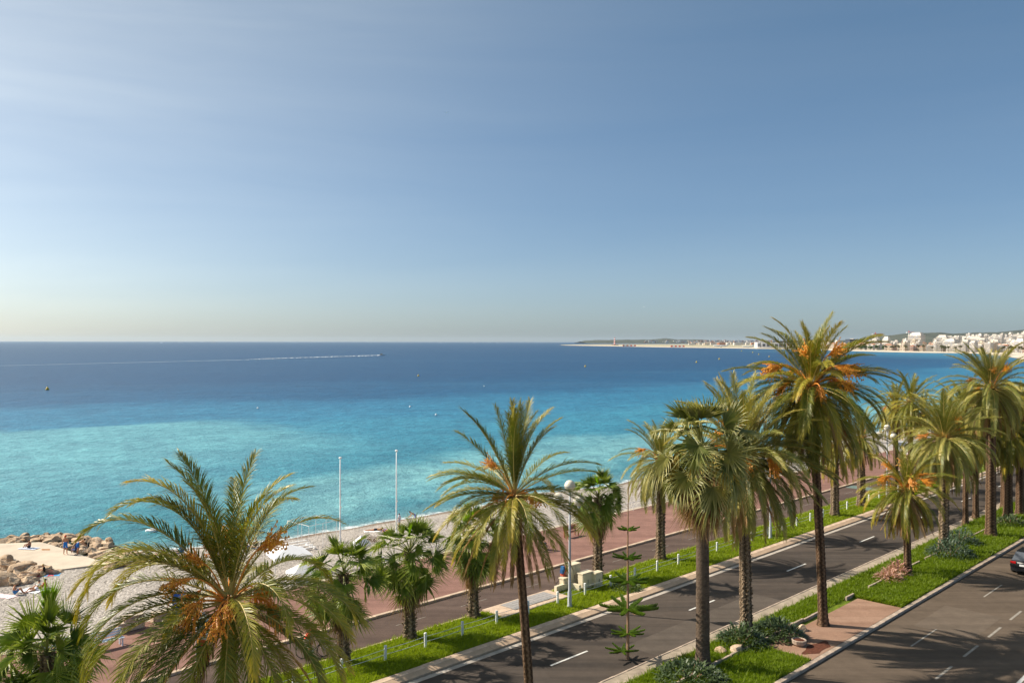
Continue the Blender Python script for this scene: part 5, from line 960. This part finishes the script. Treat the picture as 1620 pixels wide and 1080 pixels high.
def person(label, kind, loc, rz, skin='tan', hair=(.05, .03, .02), wear=(), scale=1.0, cap=None, helmet=None, longhair=False):
    mb, vs, fs, vn, own, P, Hd, up, fw, sd_ = body_mesh(kind); T = thing('person', label, 'person', loc, rz, None, scale)
    link('body', mb.mesh('body', SK[skin], True), T)
    def sel(part, a, b, u):
        if part == 'shorts': return (a == 'pelvis') or (a.startswith('hip') and u < .75) or (a == 'spine' and False)
        if part == 'trousers': return a == 'pelvis' or a.startswith('hip') or a.startswith('kn')
        if part == 'shirt': return a in ('spine', 'chest') or (a.startswith('sh') and u < .6) or (a == 'pelvis' and b == 'spine')
        if part == 'top': return a in ('spine', 'chest') or (a == 'pelvis' and b == 'spine')
        if part == 'bra': return a == 'chest' and not b == 'neck'
        if part == 'briefs': return a == 'pelvis'
        if part == 'shoes': return a.startswith('an')
    for i, (part, colr) in enumerate(wear):
        off = .014 + .006 * i; F_ = [f for f, (a, b, u) in zip(fs, own) if sel(part, a, b, u)]
        if not F_: continue
        use = sorted({i_ for f in F_ for i_ in f}); mp = {v: k for k, v in enumerate(use)}; c_ = MB().add([vs[v] + vn[v] * off for v in use], [tuple(mp[v] for v in f) for f in F_]); link({'top': 'shirt', 'bra': 'bikini_top'}.get(part, part), c_.mesh(part, cloth_mat(colr), True), T)
    for q in (-1, 1): link('eye', MB().tube([Hd + fw * .076 + sd_ * q * .032 + up * .02, Hd + fw * .084 + sd_ * q * .032 + up * .02], .01, 5).mesh('eye', M['dark']), T)
    link('mouth', MB().tube([Hd + fw * .082 - up * .045 - sd_ * .02, Hd + fw * .088 - up * .045, Hd + fw * .082 - up * .045 + sd_ * .02], .006, 4).mesh('mouth', plain('lips', (.4, .1, .08))), T)
    def dome(rad, lo, name, colr, bill=False, rough=.8):
        m_ = MB(); vs_ = []; n = 10
        for i in range(5):
            a = math.pi / 2 * i / 4.0 * 1.0; z = math.cos(a) * rad; rr = math.sin(a) * rad
            for j in range(n): p = 2 * math.pi * j / n; vs_.append(Hd + up * (.045 + z * .95 - (lo if i == 4 else 0)) - fw * .012 + (fw * math.cos(p) + sd_ * math.sin(p)) * rr * (1.0 if math.cos(p) < .2 or i < 3 else .92))
        m_.add(vs_, [(i * n + j, i * n + (j + 1) % n, (i + 1) * n + (j + 1) % n, (i + 1) * n + j) for i in range(4) for j in range(n)])
        if bill: m_.add([Hd + up * .07 + fw * .08 - sd_ * .06, Hd + up * .07 + fw * .08 + sd_ * .06, Hd + up * .05 + fw * .17 + sd_ * .04, Hd + up * .05 + fw * .17 - sd_ * .04], [(0, 1, 2, 3)])
        link(name, m_.mesh(name, plain(name, colr, rough, .3), True), T)
    dome(.098, .03, 'hair', hair)
    if longhair: link('ponytail', MB().tube([Hd - fw * .09 + up * .03, Hd - fw * .14 - up * .06, Hd - fw * .12 - up * .2], [.035, .04, .015], 6).mesh('ponytail', plain('hair', hair)), T)
    if cap: dome(.108, .0, 'cap', cap, True)
    if helmet: dome(.125, .0, 'helmet', helmet, False, .3)
    return T
def gslab(px, py): return G(px, py, SLZ)
BLUE = (.02, .16, .55)
person('standing man in a red cap and blue swim shorts on the concrete platform', 'stand', gslab(104, 878), R(20), 'tan', wear=[('shorts', BLUE)], cap=(.6, .06, .02), scale=1.08)
person('man in blue swim shorts bending over the black folding chair on the platform', 'bend', gslab(124, 877), R(-80), 'tan', wear=[('shorts', BLUE)], scale=1.08)
person('person seated on a stool between the two standing men', 'chair', (lambda p: (p[0], p[1], p[2] - .1))(gslab(120, 875)), R(70), 'dark', hair=(.25, .14, .06), wear=[('bra', (.1, .02, .02)), ('briefs', (.1, .02, .02))])
person('sunbather sitting on a pale towel at the platform edge near the sea', 'sit', gslab(47, 868.5), R(80), 'dark', wear=[('briefs', (.03, .03, .05))])
def towel(name, label, loc, rz, c1, wd=.8, ln=1.8, c2=None):
    mb = MB(); nx, ny = 5, 8; r = random.Random(hash(label) % 99); vs = [((i / nx - .5) * wd, (j / ny - .5) * ln, .03 + r.uniform(0, .045)) for i in range(nx + 1) for j in range(ny + 1)]
    mb.add(vs, [(i * (ny + 1) + j, (i + 1) * (ny + 1) + j, (i + 1) * (ny + 1) + j + 1, i * (ny + 1) + j + 1) for i in range(nx) for j in range(ny)]); mb.m = [((k % ny) // 2) % 2 if c2 else 0 for k in range(nx * ny)]
    o = link(name, mb.mesh(name, [cloth_mat(c1), cloth_mat(c2 or c1)]), None, loc, (0, 0, rz)); return tag(o, label, 'towel')
towel('beach_towel', 'pale blue towel under the sunbather on the platform', gslab(46, 869), R(80), (.6, .65, .78), .9, 1.9)
def fold_chair(label, loc, rz, colr, z=0):
    T = thing('folding_chair', label, 'chair', loc, rz); link('seat', MB().box((0, 0, .38), (.5, .48, .03)).mesh('seat', cloth_mat(colr)), T); link('backrest', MB().box((0, -.27, .64), (.5, .03, .5)).mesh('backrest', cloth_mat(colr)), T)
    for q in (-1, 1):
        link('leg', MB().tube([(q * .26, -.28, .9), (q * .26, -.2, .4), (q * .26, .26, 0)], .015, 6).mesh('leg', M['metal']), T); link('leg', MB().tube([(q * .26, .24, .4), (q * .26, -.26, 0)], .015, 6).mesh('leg', M['metal']), T); link('armrest', MB().box((q * .27, 0, .58), (.05, .46, .03)).mesh('armrest', M['dark']), T)
fold_chair('black folding chair on the platform in front of the bending man', gslab(136, 873), R(100), (.012, .012, .015)); fold_chair('low blue stool chair hidden behind the seated person', gslab(119, 876), R(70), (.05, .1, .3))
o = link('flip_flops', MB().box((0, 0, .03), (.1, .26, .04)).box((.16, .05, .03), (.1, .26, .04)).mesh('flip_flops', M['dark']), None, gslab(119, 879)); tag(o, 'dark sandals left on the platform beside the standing men', 'sandals')
person('woman in a black bikini and straw hat sitting on a pink towel by the boulders', 'sit', GB(70, 910), R(110), 'tan', wear=[('bra', (.012, .012, .012)), ('briefs', (.012, .012, .012))], cap=(.55, .38, .18), scale=1.1); towel('beach_towel', 'pink and blue striped towel under the woman in the straw hat', GB(77, 911.5), R(-75), (.75, .1, .14), .9, 2.0, (.1, .4, .75))
person('man in blue patterned shorts sitting on the pebbles at the left edge', 'sit', GB(23, 942), R(-60), 'tan', hair=(.3, .24, .16), wear=[('shorts', (.05, .22, .5))], scale=1.12); towel('beach_towel', 'pale pink towel at the left edge beside the seated man', GB(8, 945), R(70), (.8, .6, .62), .9, 2.0)
person('woman lying on a white towel, first of the pair on the pebbles', 'lean', GB(57, 935), R(150), 'tan', wear=[('briefs', (.75, .75, .78)), ('bra', (.75, .75, .78))]); towel('beach_towel', 'white towel under the reclining pair', GB(51, 936), R(75), (.75, .76, .8), 1.3, 2.0)
person('dark haired woman sitting up behind the reclining one', 'lean', GB(66, 932), R(120), 'tan', hair=(.02, .012, .01), wear=[('bra', (.5, .1, .08)), ('briefs', (.5, .1, .08))])
person('sunbather low in a chair by the waterline, leftmost of the beach pair', 'lean', GB(255, 880), R(70), 'tan', wear=[('shorts', (.06, .1, .12))]); fold_chair('dark green beach chair beside the left waterline sunbather', GB(262, 881), R(80), (.03, .08, .06))
fold_chair('blue folding beach chair with a dark haired sunbather by the waterline', GB(285, 881), R(70), (.03, .13, .35)); person('dark haired sunbather in the blue beach chair', 'chair', (lambda p: (p[0], p[1], p[2] - .08))(GB(285, 881)), R(70), 'tan', hair=(.015, .01, .01), wear=[('shirt', (.1, .5, .6))], scale=.95)
person('shirtless man sitting in dark shorts near the green parasol', 'sit', GB(406, 866), R(80), 'tan', hair=(.35, .2, .12), wear=[('shorts', (.02, .03, .08))], scale=1.1); person('sunbather lying beside the shirtless man near the green parasol', 'lie', GB(394, 867), R(80), 'tan', wear=[('briefs', (.1, .1, .3))]); towel('beach_towel', 'dark blue towel beneath the sunbather near the green parasol', GB(396, 867.5), R(80), (.03, .07, .2))
o = link('beach_bag', MB().lathe([(.22, 0), (.27, .2), (.22, .38), (.1, .4)], 10).mesh('beach_bag', M['dark']), None, GB(416, 864)); tag(o, 'black beach bag behind the shirtless man', 'bag')
p = GB(392, 851); T = thing('beach_parasol', 'striped green and teal parasol at the water behind the largest palm', 'parasol', p); link('pole', MB().tube([(0, 0, 0), (.12, 0, 1.9)], .02, 6).mesh('pole', M['white']), T); mb = MB(); 
for i in range(8):
    a, b = i * math.pi / 4, (i + 1) * math.pi / 4; mb.add([(.12, 0, 1.95), (.12 + math.cos(a), math.sin(a), 1.55), (.12 + math.cos(b), math.sin(b), 1.55)], [(0, 1, 2)], i % 2)
link('canopy', mb.mesh('canopy', [cloth_mat((.1, .5, .4)), cloth_mat((.4, .62, .2))]), T)
person('sunbather lying face down on a white towel right of the right-hand flagpole', 'lie', GB(594, 840), R(-78), 'tan', wear=[('briefs', (.02, .02, .03))], scale=1.15); towel('beach_towel', 'white towel under the sunbather near the flagpoles', GB(591, 841), R(-78), (.8, .8, .82), .9, 2.1); towel('orange_towel', 'crumpled orange towel beside the sunbather near the flagpoles', GB(608, 840), R(20), (.75, .2, .04), .8, 1.3, (.2, .12, .4))
person('bather in lilac swimwear bending at the water edge', 'bend', GB(657, 829), R(100), 'light', wear=[('shorts', (.3, .3, .65))], scale=1.1); person('small figure in a white shirt behind the fan palm fronds on the beach', 'stand', GB(632, 835), R(60), 'light', wear=[('shirt', (.75, .75, .8)), ('shorts', (.5, .5, .6))], scale=.95)
person('woman in a white vest and black leggings pushing a stroller on the promenade', 'walk', (lambda p: (p[0], p[1], .13))(G(837, 871.5, .13)), R(-60), 'tan', hair=(.03, .015, .01), wear=[('top', (.78, .78, .8)), ('trousers', (.012, .012, .016)), ('shoes', (.6, .6, .6))], scale=1.03, longhair=True)
x, y, _ = G(859, 869.5, .13); T = thing('stroller', 'black baby stroller pushed by the woman in white', 'stroller', (x, y, .13), R(-60)); wm = MB(); wm.tube([(0, .16 * math.cos(a), .16 * math.sin(a)) for a in np.linspace(0, 6.283, 15)], .018, 5, 0, False)
for (q, yy) in ((-.24, -.25), (.24, -.25), (-.15, .38), (.15, .38)): link('wheel', wm.mesh('wheel', M['dark']), T, (q, yy, .17))
link('seat', MB().box((0, .02, .5), (.4, .5, .08)).box((0, -.2, .72), (.4, .08, .5)).mesh('seat', M['dark']), T); link('hood', MB().tube([(-.22, -.1, .95), (.22, -.1, .95)], .2, 10).mesh('hood', cloth_mat((.02, .02, .025))), T)
for q in (-1, 1): link('frame', MB().tube([(q * .2, .38, .17), (q * .2, 0, .5), (q * .2, -.42, 1.02)], .015, 6).tube([(q * .2, -.25, .17), (q * .2, 0, .5)], .015, 6).mesh('frame', M['metal']), T)
link('handlebar', MB().tube([(-.2, -.42, 1.02), (.2, -.42, 1.02)], .018, 6).mesh('handlebar', M['dark']), T)
def bicycle(label, loc, rz, colr, sc_=1.0, lean=0.0):
    T = thing('bicycle', label, 'bicycle', loc, rz, None, sc_); T.rotation_euler = (0, lean, rz); R_ = .34; ty = MB().tube([(0, R_ * math.cos(a), R_ * math.sin(a)) for a in np.linspace(0, 6.283, 25)], .02, 5, 0, False).mesh('tyre', M['dark']); spk = MB()
    for i in range(10): a = i * math.pi / 5; spk.tube([(0, 0, 0), (0, R_ * math.cos(a), R_ * math.sin(a))], .004, 3)
    spk = spk.mesh('spokes', M['metal']); pm = plain('bike_frame', colr, .35, .5)
    for yy in (-.52, .52): o = link('wheel', ty, T, (0, yy, R_ + .01)); link('spokes', spk, o)
    B = Vector((0, -.05, .3)); S_ = Vector((0, -.2, .82)); H_ = Vector((0, .36, .86)); link('frame', MB().tube([B, S_], .018, 6).tube([S_, H_], .018, 6).tube([B, H_ + Vector((0, .03, -.1))], .02, 6).tube([B, (0, -.52, .35)], .012, 6).tube([S_, (0, -.52, .35)], .012, 6).mesh('frame', pm), T)
    link('fork', MB().tube([H_ + Vector((0, -.02, .06)), (0, .42, .6), (0, .52, .35)], .015, 6).mesh('fork', pm), T); link('saddle', MB().box((0, -.22, .92), (.15, .26, .06), taper=.7).mesh('saddle', M['dark']), T); link('seat_post', MB().tube([S_, (0, -.21, .9)], .014, 6).mesh('seat_post', M['metal']), T)
    link('handlebar', MB().tube([(-.26, .48, 1.02), (-.15, .5, 1.02), (0, .38, 1.0), (.15, .5, 1.02), (.26, .48, 1.02)], .014, 6).mesh('handlebar', M['dark']), T); link('crank', MB().tube([(-.1, -.05, .3), (.1, -.05, .3)], .05, 8).tube([(.1, -.05, .3), (.1, .05, .44)], .012, 5).tube([(-.1, -.05, .3), (-.1, -.12, .17)], .012, 5).mesh('crank', M['metal']), T); return T
x, y, _ = G(893, 932, .02); bicycle('bicycle ridden away behind the cream cabinets', (x, y, .024), R(-45), (.1, .1, .12))
T = person('cyclist in a red shirt, white helmet and blue backpack seen from behind', 'cycle', (x, y, .03), R(-45), 'light', wear=[('shorts', (.45, .1, .06)), ('shirt', (.62, .07, .03)), ('shoes', (.1, .1, .1))], helmet=(.75, .77, .8), scale=1.06)
bk = thing('backpack', 'blue backpack on the back of the cyclist with the white helmet', 'backpack', (x, y, .03), R(-45), None, 1.06); link('bag', MB().box((0, -.13, 1.28), (.3, .2, .46), taper=.8).mesh('bag', cloth_mat((.04, .14, .32))), bk); link('pocket', MB().box((0, -.25, 1.18), (.22, .07, .24)).mesh('pocket', cloth_mat((.03, .1, .25))), bk)
for q in (-1, 1): link('strap', MB().tube([(q * .1, -.05, 1.5), (q * .12, .1, 1.48), (q * .12, .12, 1.3)], .015, 5).mesh('strap', cloth_mat((.6, .35, .1))), bk)
x, y, _ = G(497, 1040, .02); bicycle('black city bicycle ridden by the cyclist in coral behind the drooping fronds', (x, y, .024), R(-75), (.02, .02, .02), 1.08)
person('cyclist in a coral shirt and beige shorts half hidden by palm fronds', 'cycle', (x - .25, y - .05, .03), R(-75), 'tan', wear=[('shorts', (.5, .42, .3)), ('shirt', (.7, .1, .06)), ('shoes', (.05, .05, .05))], scale=1.05)
x, y, _ = G(527, 1036, .02); bicycle('second black bicycle leaning by the foot of a fan palm', (x, y, .024), R(-60), (.02, .02, .02), 1.05, R(6)); 
# promenade furniture
def bench(label, px, py, colr, rz=45, name='bench', mat=None):
    x, y, _ = G(px, py, .13); T = thing(name, label, 'bench', (x, y, .13), R(rz)); m_ = mat or plain('bench_paint', colr, .5, .4)
    for k in range(4): link('seat_slat', MB().box((0, -.18 + k * .12, .45), (1.6, .1, .035)).mesh('seat_slat', m_), T)
    for k in range(3): link('back_slat', MB().box((0, .26 + k * .03, .6 + k * .13), (1.6, .03, .1)).mesh('back_slat', m_), T)
    for q in (-.7, .7): link('leg', MB().box((q, -.15, .22), (.07, .07, .44)).box((q, .24, .42), (.07, .07, .85)).mesh('leg', m_), T)
bench('white bench with pale blue slats on the promenade, nearest to the stone block', 172, 1026, (.7, .76, .85)); bench('white bench further left behind the fan palm leaves', 98, 1040, (.7, .76, .85)); bench('dark red bench by the beach railing behind the globe lamp', 905, 849, (.3, .08, .06))
def stone_block(label, px, py, w_, d_, h): x, y, _ = G(px, py, .13); T = thing('stone_block', label, 'block', (x, y, .13), R(45)); me = MB().box((0, 0, h / 2), (w_, d_, h)).mesh('block', M['stone']); bm = bmesh.new(); bm.from_mesh(me); bmesh.ops.bevel(bm, geom=bm.edges[:], offset=.08, segments=2, affect='EDGES'); bm.to_mesh(me); bm.free(); link('block', me, T); link('cap', MB().box((0, 0, h + .03), (w_ * .94, d_ * .94, .07)).mesh('cap', M['slab']), T)
stone_block('rounded pale stone block on the promenade edge left of the blue sign', 211, 996, 1.2, .6, .8); stone_block('brownish low stone block beside the blue sign', 262, 983, 1.6, .6, .6); stone_block('plain pale seat block behind the drooping fronds at left', 193, 1001, .6, .5, .5)
x, y, _ = G(284, 983, .13); T = thing('blue_sign', 'blue information panel on the promenade behind the largest palm', 'sign', (x, y, .13), R(15)); link('panel', MB().box((0, 0, 1.0), (.75, .06, 1.5)).mesh('panel', plain('sign_blue', (.02, .14, .55), .4, .4)), T); link('foot', MB().box((0, 0, .12), (.6, .3, .24)).mesh('foot', M['metal']), T); link('sticker', MB().lathe([(.12, 0), (.12, .01)], 12).mesh('sticker', M['white']), T, (.1, -.035, .75), (R(90), 0, 0)); link('emblem', MB().box((.0, -.034, 1.15), (.3, .01, .16)).mesh('emblem', plain('sign_pale', (.3, .55, .8))), T)
# feather flag
x, y, _ = G(311, 1085, .13); T = thing('feather_flag', 'tall black, white and red feather flag behind the largest palm trunk', 'flag', (x, y, .13), R(-5)); link('pole', MB().tube([(0, 0, 0), (0, 0, 2.6), (.06, 0, 3.3), (.3, 0, 3.7)], .022, 6).mesh('pole', M['white']), T)
o_ = []; zs = np.linspace(.75, 3.6, 20); wdt = [.5 * min(1, (z - .6) / .5) if z < 1.2 else (.62 if z < 3.1 else .62 * (1 - ((z - 3.1) / .6) ** 2 * .6)) for z in zs]
fm = MB(); vs = []
for z, w_ in zip(zs, wdt):
    for j in range(5): vs.append((.03 + w_ * j / 4, .05 * math.sin(z * 3 + j), z - (.18 * j / 4 if z < 1.5 else 0)))
fm.add(vs, [(i * 5 + j, i * 5 + j + 1, (i + 1) * 5 + j + 1, (i + 1) * 5 + j) for i in range(19) for j in range(4)]); bk_, wh_, rd_ = 0, 1, 2
pat = {0: [0, 0, 0, 0], 1: [0, 0, 0, 0], 2: [0, 2, 2, 0], 3: [0, 2, 2, 0], 4: [0, 2, 2, 2], 5: [0, 2, 0, 2], 6: [0, 2, 0, 2], 7: [0, 0, 0, 0], 8: [0, 2, 2, 0], 9: [0, 2, 2, 0], 10: [1, 1, 1, 1], 11: [0, 1, 2, 1], 12: [1, 0, 2, 1], 13: [0, 1, 1, 0], 14: [0, 1, 1, 0], 15: [0, 0, 0, 0], 16: [0, 1, 0, 1], 17: [0, 1, 1, 1], 18: [0, 0, 1, 1]}
fm.m = [pat[i][j] for i in range(19) for j in range(4)]; link('banner', fm.mesh('banner', [cloth_mat((.02, .02, .025)), cloth_mat((.75, .76, .78)), cloth_mat((.65, .03, .04))], False), T)
# ------------------------------------------------------------------ beach furniture
def flagpole(label, px, py, ytop):
    p = GB(px, py); h = CAM_H - (ytop - 540.5) * p[1] / F - p[2]; T = thing('flagpole', label, 'flagpole', p); link('pole', MB().lathe([(.15, 0), (.15, .25), (.075, .3), (.07, h * .5), (.05, h)], 10).mesh('pole', M['white'], True), T); link('cap', MB().lathe([(.05, 0), (.16, .02), (.16, .12), (.06, .18)], 10).mesh('cap', M['white']), T, (0, 0, h)); link('cleat', MB().box((.09, 0, h * .42), (.12, .1, .16)).mesh('cleat', M['white']), T)
flagpole('white flagpole on the beach, left and shorter of the two', 538.5, 858, 726); flagpole('white flagpole on the beach, right and taller of the two', 627.5, 850, 714.5)
M['canvas'] = plain('white_canvas', (.82, .82, .84), .8, .2)
def tent(label, px, py, w_, d_, h, rz):
    p = GB(px, py); T = thing('beach_tent', label, 'tent', p, R(rz)); a, b = w_ / 2, d_ / 2
    link('roof', MB().add([(-a, -b, h), (a, -b, h), (a, b, h), (-a, b, h), (0, 0, h + .75), (-a, -b, h - .25), (a, -b, h - .25), (a, b, h - .25), (-a, b, h - .25)], [(0, 1, 4), (1, 2, 4), (2, 3, 4), (3, 0, 4), (0, 5, 6, 1), (1, 6, 7, 2), (2, 7, 8, 3), (3, 8, 5, 0)]).mesh('roof', M['canvas']), T); pm_ = MB().tube([(0, 0, 0), (0, 0, h)], .035, 6).mesh('pole', M['white'])
    for q in (-1, 1):
        for q2 in (-1, 1): link('pole', pm_, T, (q * a * .97, q2 * b * .97, 0))
tent('large white square beach tent left of the fan palm', 458, 912, 3.4, 3.0, 2.1, 30); tent('second white tent below the large one, mostly behind fronds', 478, 935, 2.2, 2.0, 1.6, 30); tent('small white tent glimpsed through the fan palm at left', 572, 885, 1.4, 1.3, 1.6, 45)
cs = [GB(455, 862), GB(500, 853), GB(533, 861), GB(489, 871)]; zt = [CAM_H - (y_ - 540.5) * c[1] / F for y_, c in zip((824, 817, 824, 832), cs)]; zt_ = sum(zt) / 4; T = thing('pipe_frame', 'white pipe frame of an empty beach shelter near the left flagpole', 'frame', cs[0]); o0 = Vector(cs[0])
cc = [Vector((c[0], c[1], 0)) for c in cs]
for i, c in enumerate(cc): link('post', MB().tube([Vector((c.x, c.y, cs[i][2])) - o0, Vector((c.x, c.y, zt_)) - o0], .02, 6).mesh('post', M['white']), T); d = cc[(i + 1) % 4]; link('rail', MB().tube([Vector((c.x, c.y, zt_)) - o0, Vector((d.x, d.y, zt_)) - o0], .022, 6).mesh('rail', M['white']), T); m_ = (c + d) / 2; link('post', MB().tube([Vector((m_.x, m_.y, cs[i][2])) - o0, Vector((m_.x, m_.y, zt_)) - o0], .022, 6).mesh('post', M['white']), T)
p = GB(478, 872); T = thing('lounge_deck', 'white slatted deck steps below the pipe frame', 'deck', p, R(40))
for i in range(4): link('board', MB().box((0, .6 * i, .2 + .12 * i), (3.0, .16, .06)).mesh('board', M['white']), T)
for q in (-1.4, 1.4): link('bearer', MB().box((q, .9, .12), (.08, 2.2, .24)).mesh('bearer', M['white']), T)
p = GB(586, 858); r = random.Random(5); mb = MB()
for i in range(160): a = r.uniform(0, 6.28); c = Vector((r.gauss(0, .7), r.gauss(0, .35), r.uniform(.0, .45))); d = Vector((r.gauss(0, 1), r.gauss(0, 1), r.uniform(-.2, .8))).normalized() * r.uniform(.2, .5); mb.tube([c, c + d * .5 + Vector((0, 0, .04)), c + d], [.02, .015, .006], 4)
tag(link('driftwood', mb.mesh('driftwood', plain('driftwood', (.17, .1, .06), .9, .1, var=.4, scale=3)), None, p), 'brown heap of driftwood and dry seaweed on the pebbles', 'driftwood')
# ------------------------------------------------------------------ on the water
M['buoy'] = plain('yellow_buoy', (.6, .4, .02), .5, .4)
for i, (px, py, q, lb) in enumerate([(75, 618, .75, 'big yellow buoy alone on the far left water'), (662, 595.5, .6, 'yellow buoy in the middle of the bay, behind and left of the slender palm'), (926, 580.5, .8, 'yellow buoy left of the row, nearest the middle of the picture'), (1102, 573.5, .9, 'yellow buoy second from the left in the distant row'), (1138, 568.5, 1.0, 'yellow buoy third from the left in the distant row'), (1191, 557.8, 1.3, 'orange yellow buoy nearest the airport spit shore'), (1200.5, 561, 1.1, 'yellow buoy just above the tallest palm, left of the last'), (1217, 564.5, 1.0, 'yellow buoy touching the tallest palm fronds'), (1173.5, 555.5, 1.2, 'tiny farthest buoy off the spit')]):
    T = thing('buoy', lb, 'buoy', G(px, py, SEA)); link('float', MB().lathe([(q * .5, -.4), (q, 0), (q, q * .5), (q * .55, q * 1.1), (q * .3, q * 1.9)], 12).mesh('float', M['buoy'], True), T); link('topmark', MB().lathe([(q * .12, q * 1.9), (q * .1, q * 2.4)], 6).mesh('topmark', M['dark']), T)
wb_ = MB().lathe([(.15, -.15), (.3, 0), (.3, .2), (.12, .4)], 8).mesh('marker_float', M['white'])
for px, py, lb in [(766, 611.5, 'small white float above the slender date palm'), (649, 644.5, 'small white float below the middle yellow buoy'), (690, 657, 'small white float between the middle buoy and the slender palm'), (408, 647, 'small white float on the left middle water')]: tag(link('marker_float', wb_, None, G(px, py, SEA), scale=1.1), lb, 'float')
tag(link('marker_float', wb_, None, G(240, 841.5, SEA), scale=(2.4, 1.2, .8)), 'white floating board in the surf beyond the rock groyne', 'float')
M['foam'] = plain('sea_foam', (.85, .88, .9), .9, .1)
def boat(label, px, py, L, rz, cab=True):
    T = thing('motor_boat', label, 'boat', G(px, py, SEA), rz); st = [(-L / 2, .16, .0), (-L / 4, .18, 0), (L / 6, .16, 0), (L / 2.4, .08, .05), (L / 2, .01, .1)]; vs = []
    for a, w_, z in st: vs += [(a, -w_ * L, .12 * L + z * L * .5), (a, -w_ * L * .6, -.04 * L), (a, w_ * L * .6, -.04 * L), (a, w_ * L, .12 * L + z * L * .5)]
    link('hull', MB().add(vs, [(i * 4 + j, i * 4 + (j + 1) % 4, (i + 1) * 4 + (j + 1) % 4, (i + 1) * 4 + j) for i in range(4) for j in range(4)] + [(3, 2, 1, 0)]).mesh('hull', M['white']), T)
    if cab: link('cabin', MB().box((-.05 * L, 0, .2 * L), (.34 * L, .2 * L, .17 * L), taper=.8).mesh('cabin', M['cream']), T); link('window', MB().box((-.05 * L, 0, .22 * L), (.345 * L, .19 * L, .05 * L)).mesh('window', M['glass']), T)
boat('white speedboat heading right at the end of a long wake', 604, 563, 11, R(4))
def wake(name, pts, h0, h1, seed, gap=.1):
    """foam ridge thrown up behind a boat"""
    r = random.Random(seed); N = 110; mb = MB(); xs = [q[0] for q in pts]; ys = [q[1] for q in pts]; vs = []
    for i in range(N + 1):
        u = i / N; px = xs[0] + (xs[-1] - xs[0]) * u; py = float(np.interp(px, xs[::-1], ys[::-1])); p = G(px, py, SEA); h = (h0 + (h1 - h0) * u) * r.uniform(.7, 1.2); w_ = h * 2.2; vs += [(p[0], p[1] - w_, SEA - .05), (p[0], p[1], SEA + h), (p[0], p[1] + w_, SEA - .05)]
    fs = []
    for i in range(N):
        if r.random() > gap * (1 + 3 * i / N): fs += [(3 * i, 3 * i + 3, 3 * i + 4, 3 * i + 1), (3 * i + 1, 3 * i + 4, 3 * i + 5, 3 * i + 2)]
    tag(link(name, mb.add(vs, fs).mesh(name, M['foam'], True)), kind='stuff')
wake('boat_wake', [(602, 563.4), (395, 570)], 1.25, .8, 1, 0); wake('old_wake', [(395, 570), (0, 580)], .17, .12, 2, .0)
for px, py, L, lb, wk in [(339, 543.0, 42, 'largest white motor boat near the horizon at left', 26), (289, 543.6, 26, 'white motor boat near the horizon, second from the left', 8), (257, 543.8, 16, 'tiny boat leftmost of three near the left horizon', 5), (696, 542.6, 36, 'first tiny white boat right of the middle on the horizon', 6), (752, 542.8, 30, 'second tiny white boat right of the middle on the horizon', 5), (775, 542.7, 26, 'third tiny white boat on the horizon', 4), (788, 542.8, 26, 'rightmost tiny white boat of the horizon group', 4), (66, 541.9, 70, 'faint ship on the horizon at far left', 0)]:
    boat(lb, px, py, L, R(random.uniform(-10, 10)))
    if wk: wake('far_wake', [(px, py), (px - wk, py + .1)], 5, 3, wk)
T = thing('paddle_boarder', 'tiny figure on a board right of the speedboat', 'surfer', G(633, 560.3, SEA)); link('board', MB().box((0, 0, .1), (3.4, .8, .15)).mesh('board', M['white']), T); link('figure', MB().tube([(0, 0, .1), (.1, 0, .9), (0, 0, 1.5), (.05, 0, 1.8)], [.16, .2, .22, .12], 7).mesh('figure', M['dark']), T)
# gulls
def gull(label, px, py, Z, rz, sc_):
    T = thing('seagull', label, 'bird', ((px - 810) * Z / F, Z, CAM_H - (py - 540.5) * Z / F), rz, None, sc_); link('body', MB().tube([(-.2, 0, 0), (-.1, 0, 0), (.05, 0, .01), (.18, 0, .02), (.26, 0, 0)], [.015, .05, .065, .04, .01], 8).mesh('body', M['white'], True), T)
    for q in (-1, 1): link('wing', MB().add([(.08, q * .04, .03), (-.08, q * .04, .03), (.1, q * .3, .13), (-.05, q * .3, .13), (-.02, q * .66, .07), (-.06, q * .64, .07), (.08, q * .04, .015), (-.08, q * .04, .015), (.1, q * .3, .115), (-.05, q * .3, .115)], [(0, 1, 3, 2), (2, 3, 5, 4), (6, 8, 9, 7), (8, 4, 5, 9), (0, 2, 8, 6), (2, 4, 8)]).mesh('wing', M['white']), T)
    link('tail', MB().add([(-.18, -.02, .0), (-.3, -.06, .0), (-.3, .06, 0), (-.18, .02, 0)], [(0, 1, 2, 3)]).mesh('tail', M['white']), T)
gull('white gull gliding high in the middle of the sky', 706, 179, 190, R(80), 1); gull('white gull low over the far coast', 1018.5, 485.5, 260, R(95), 1)
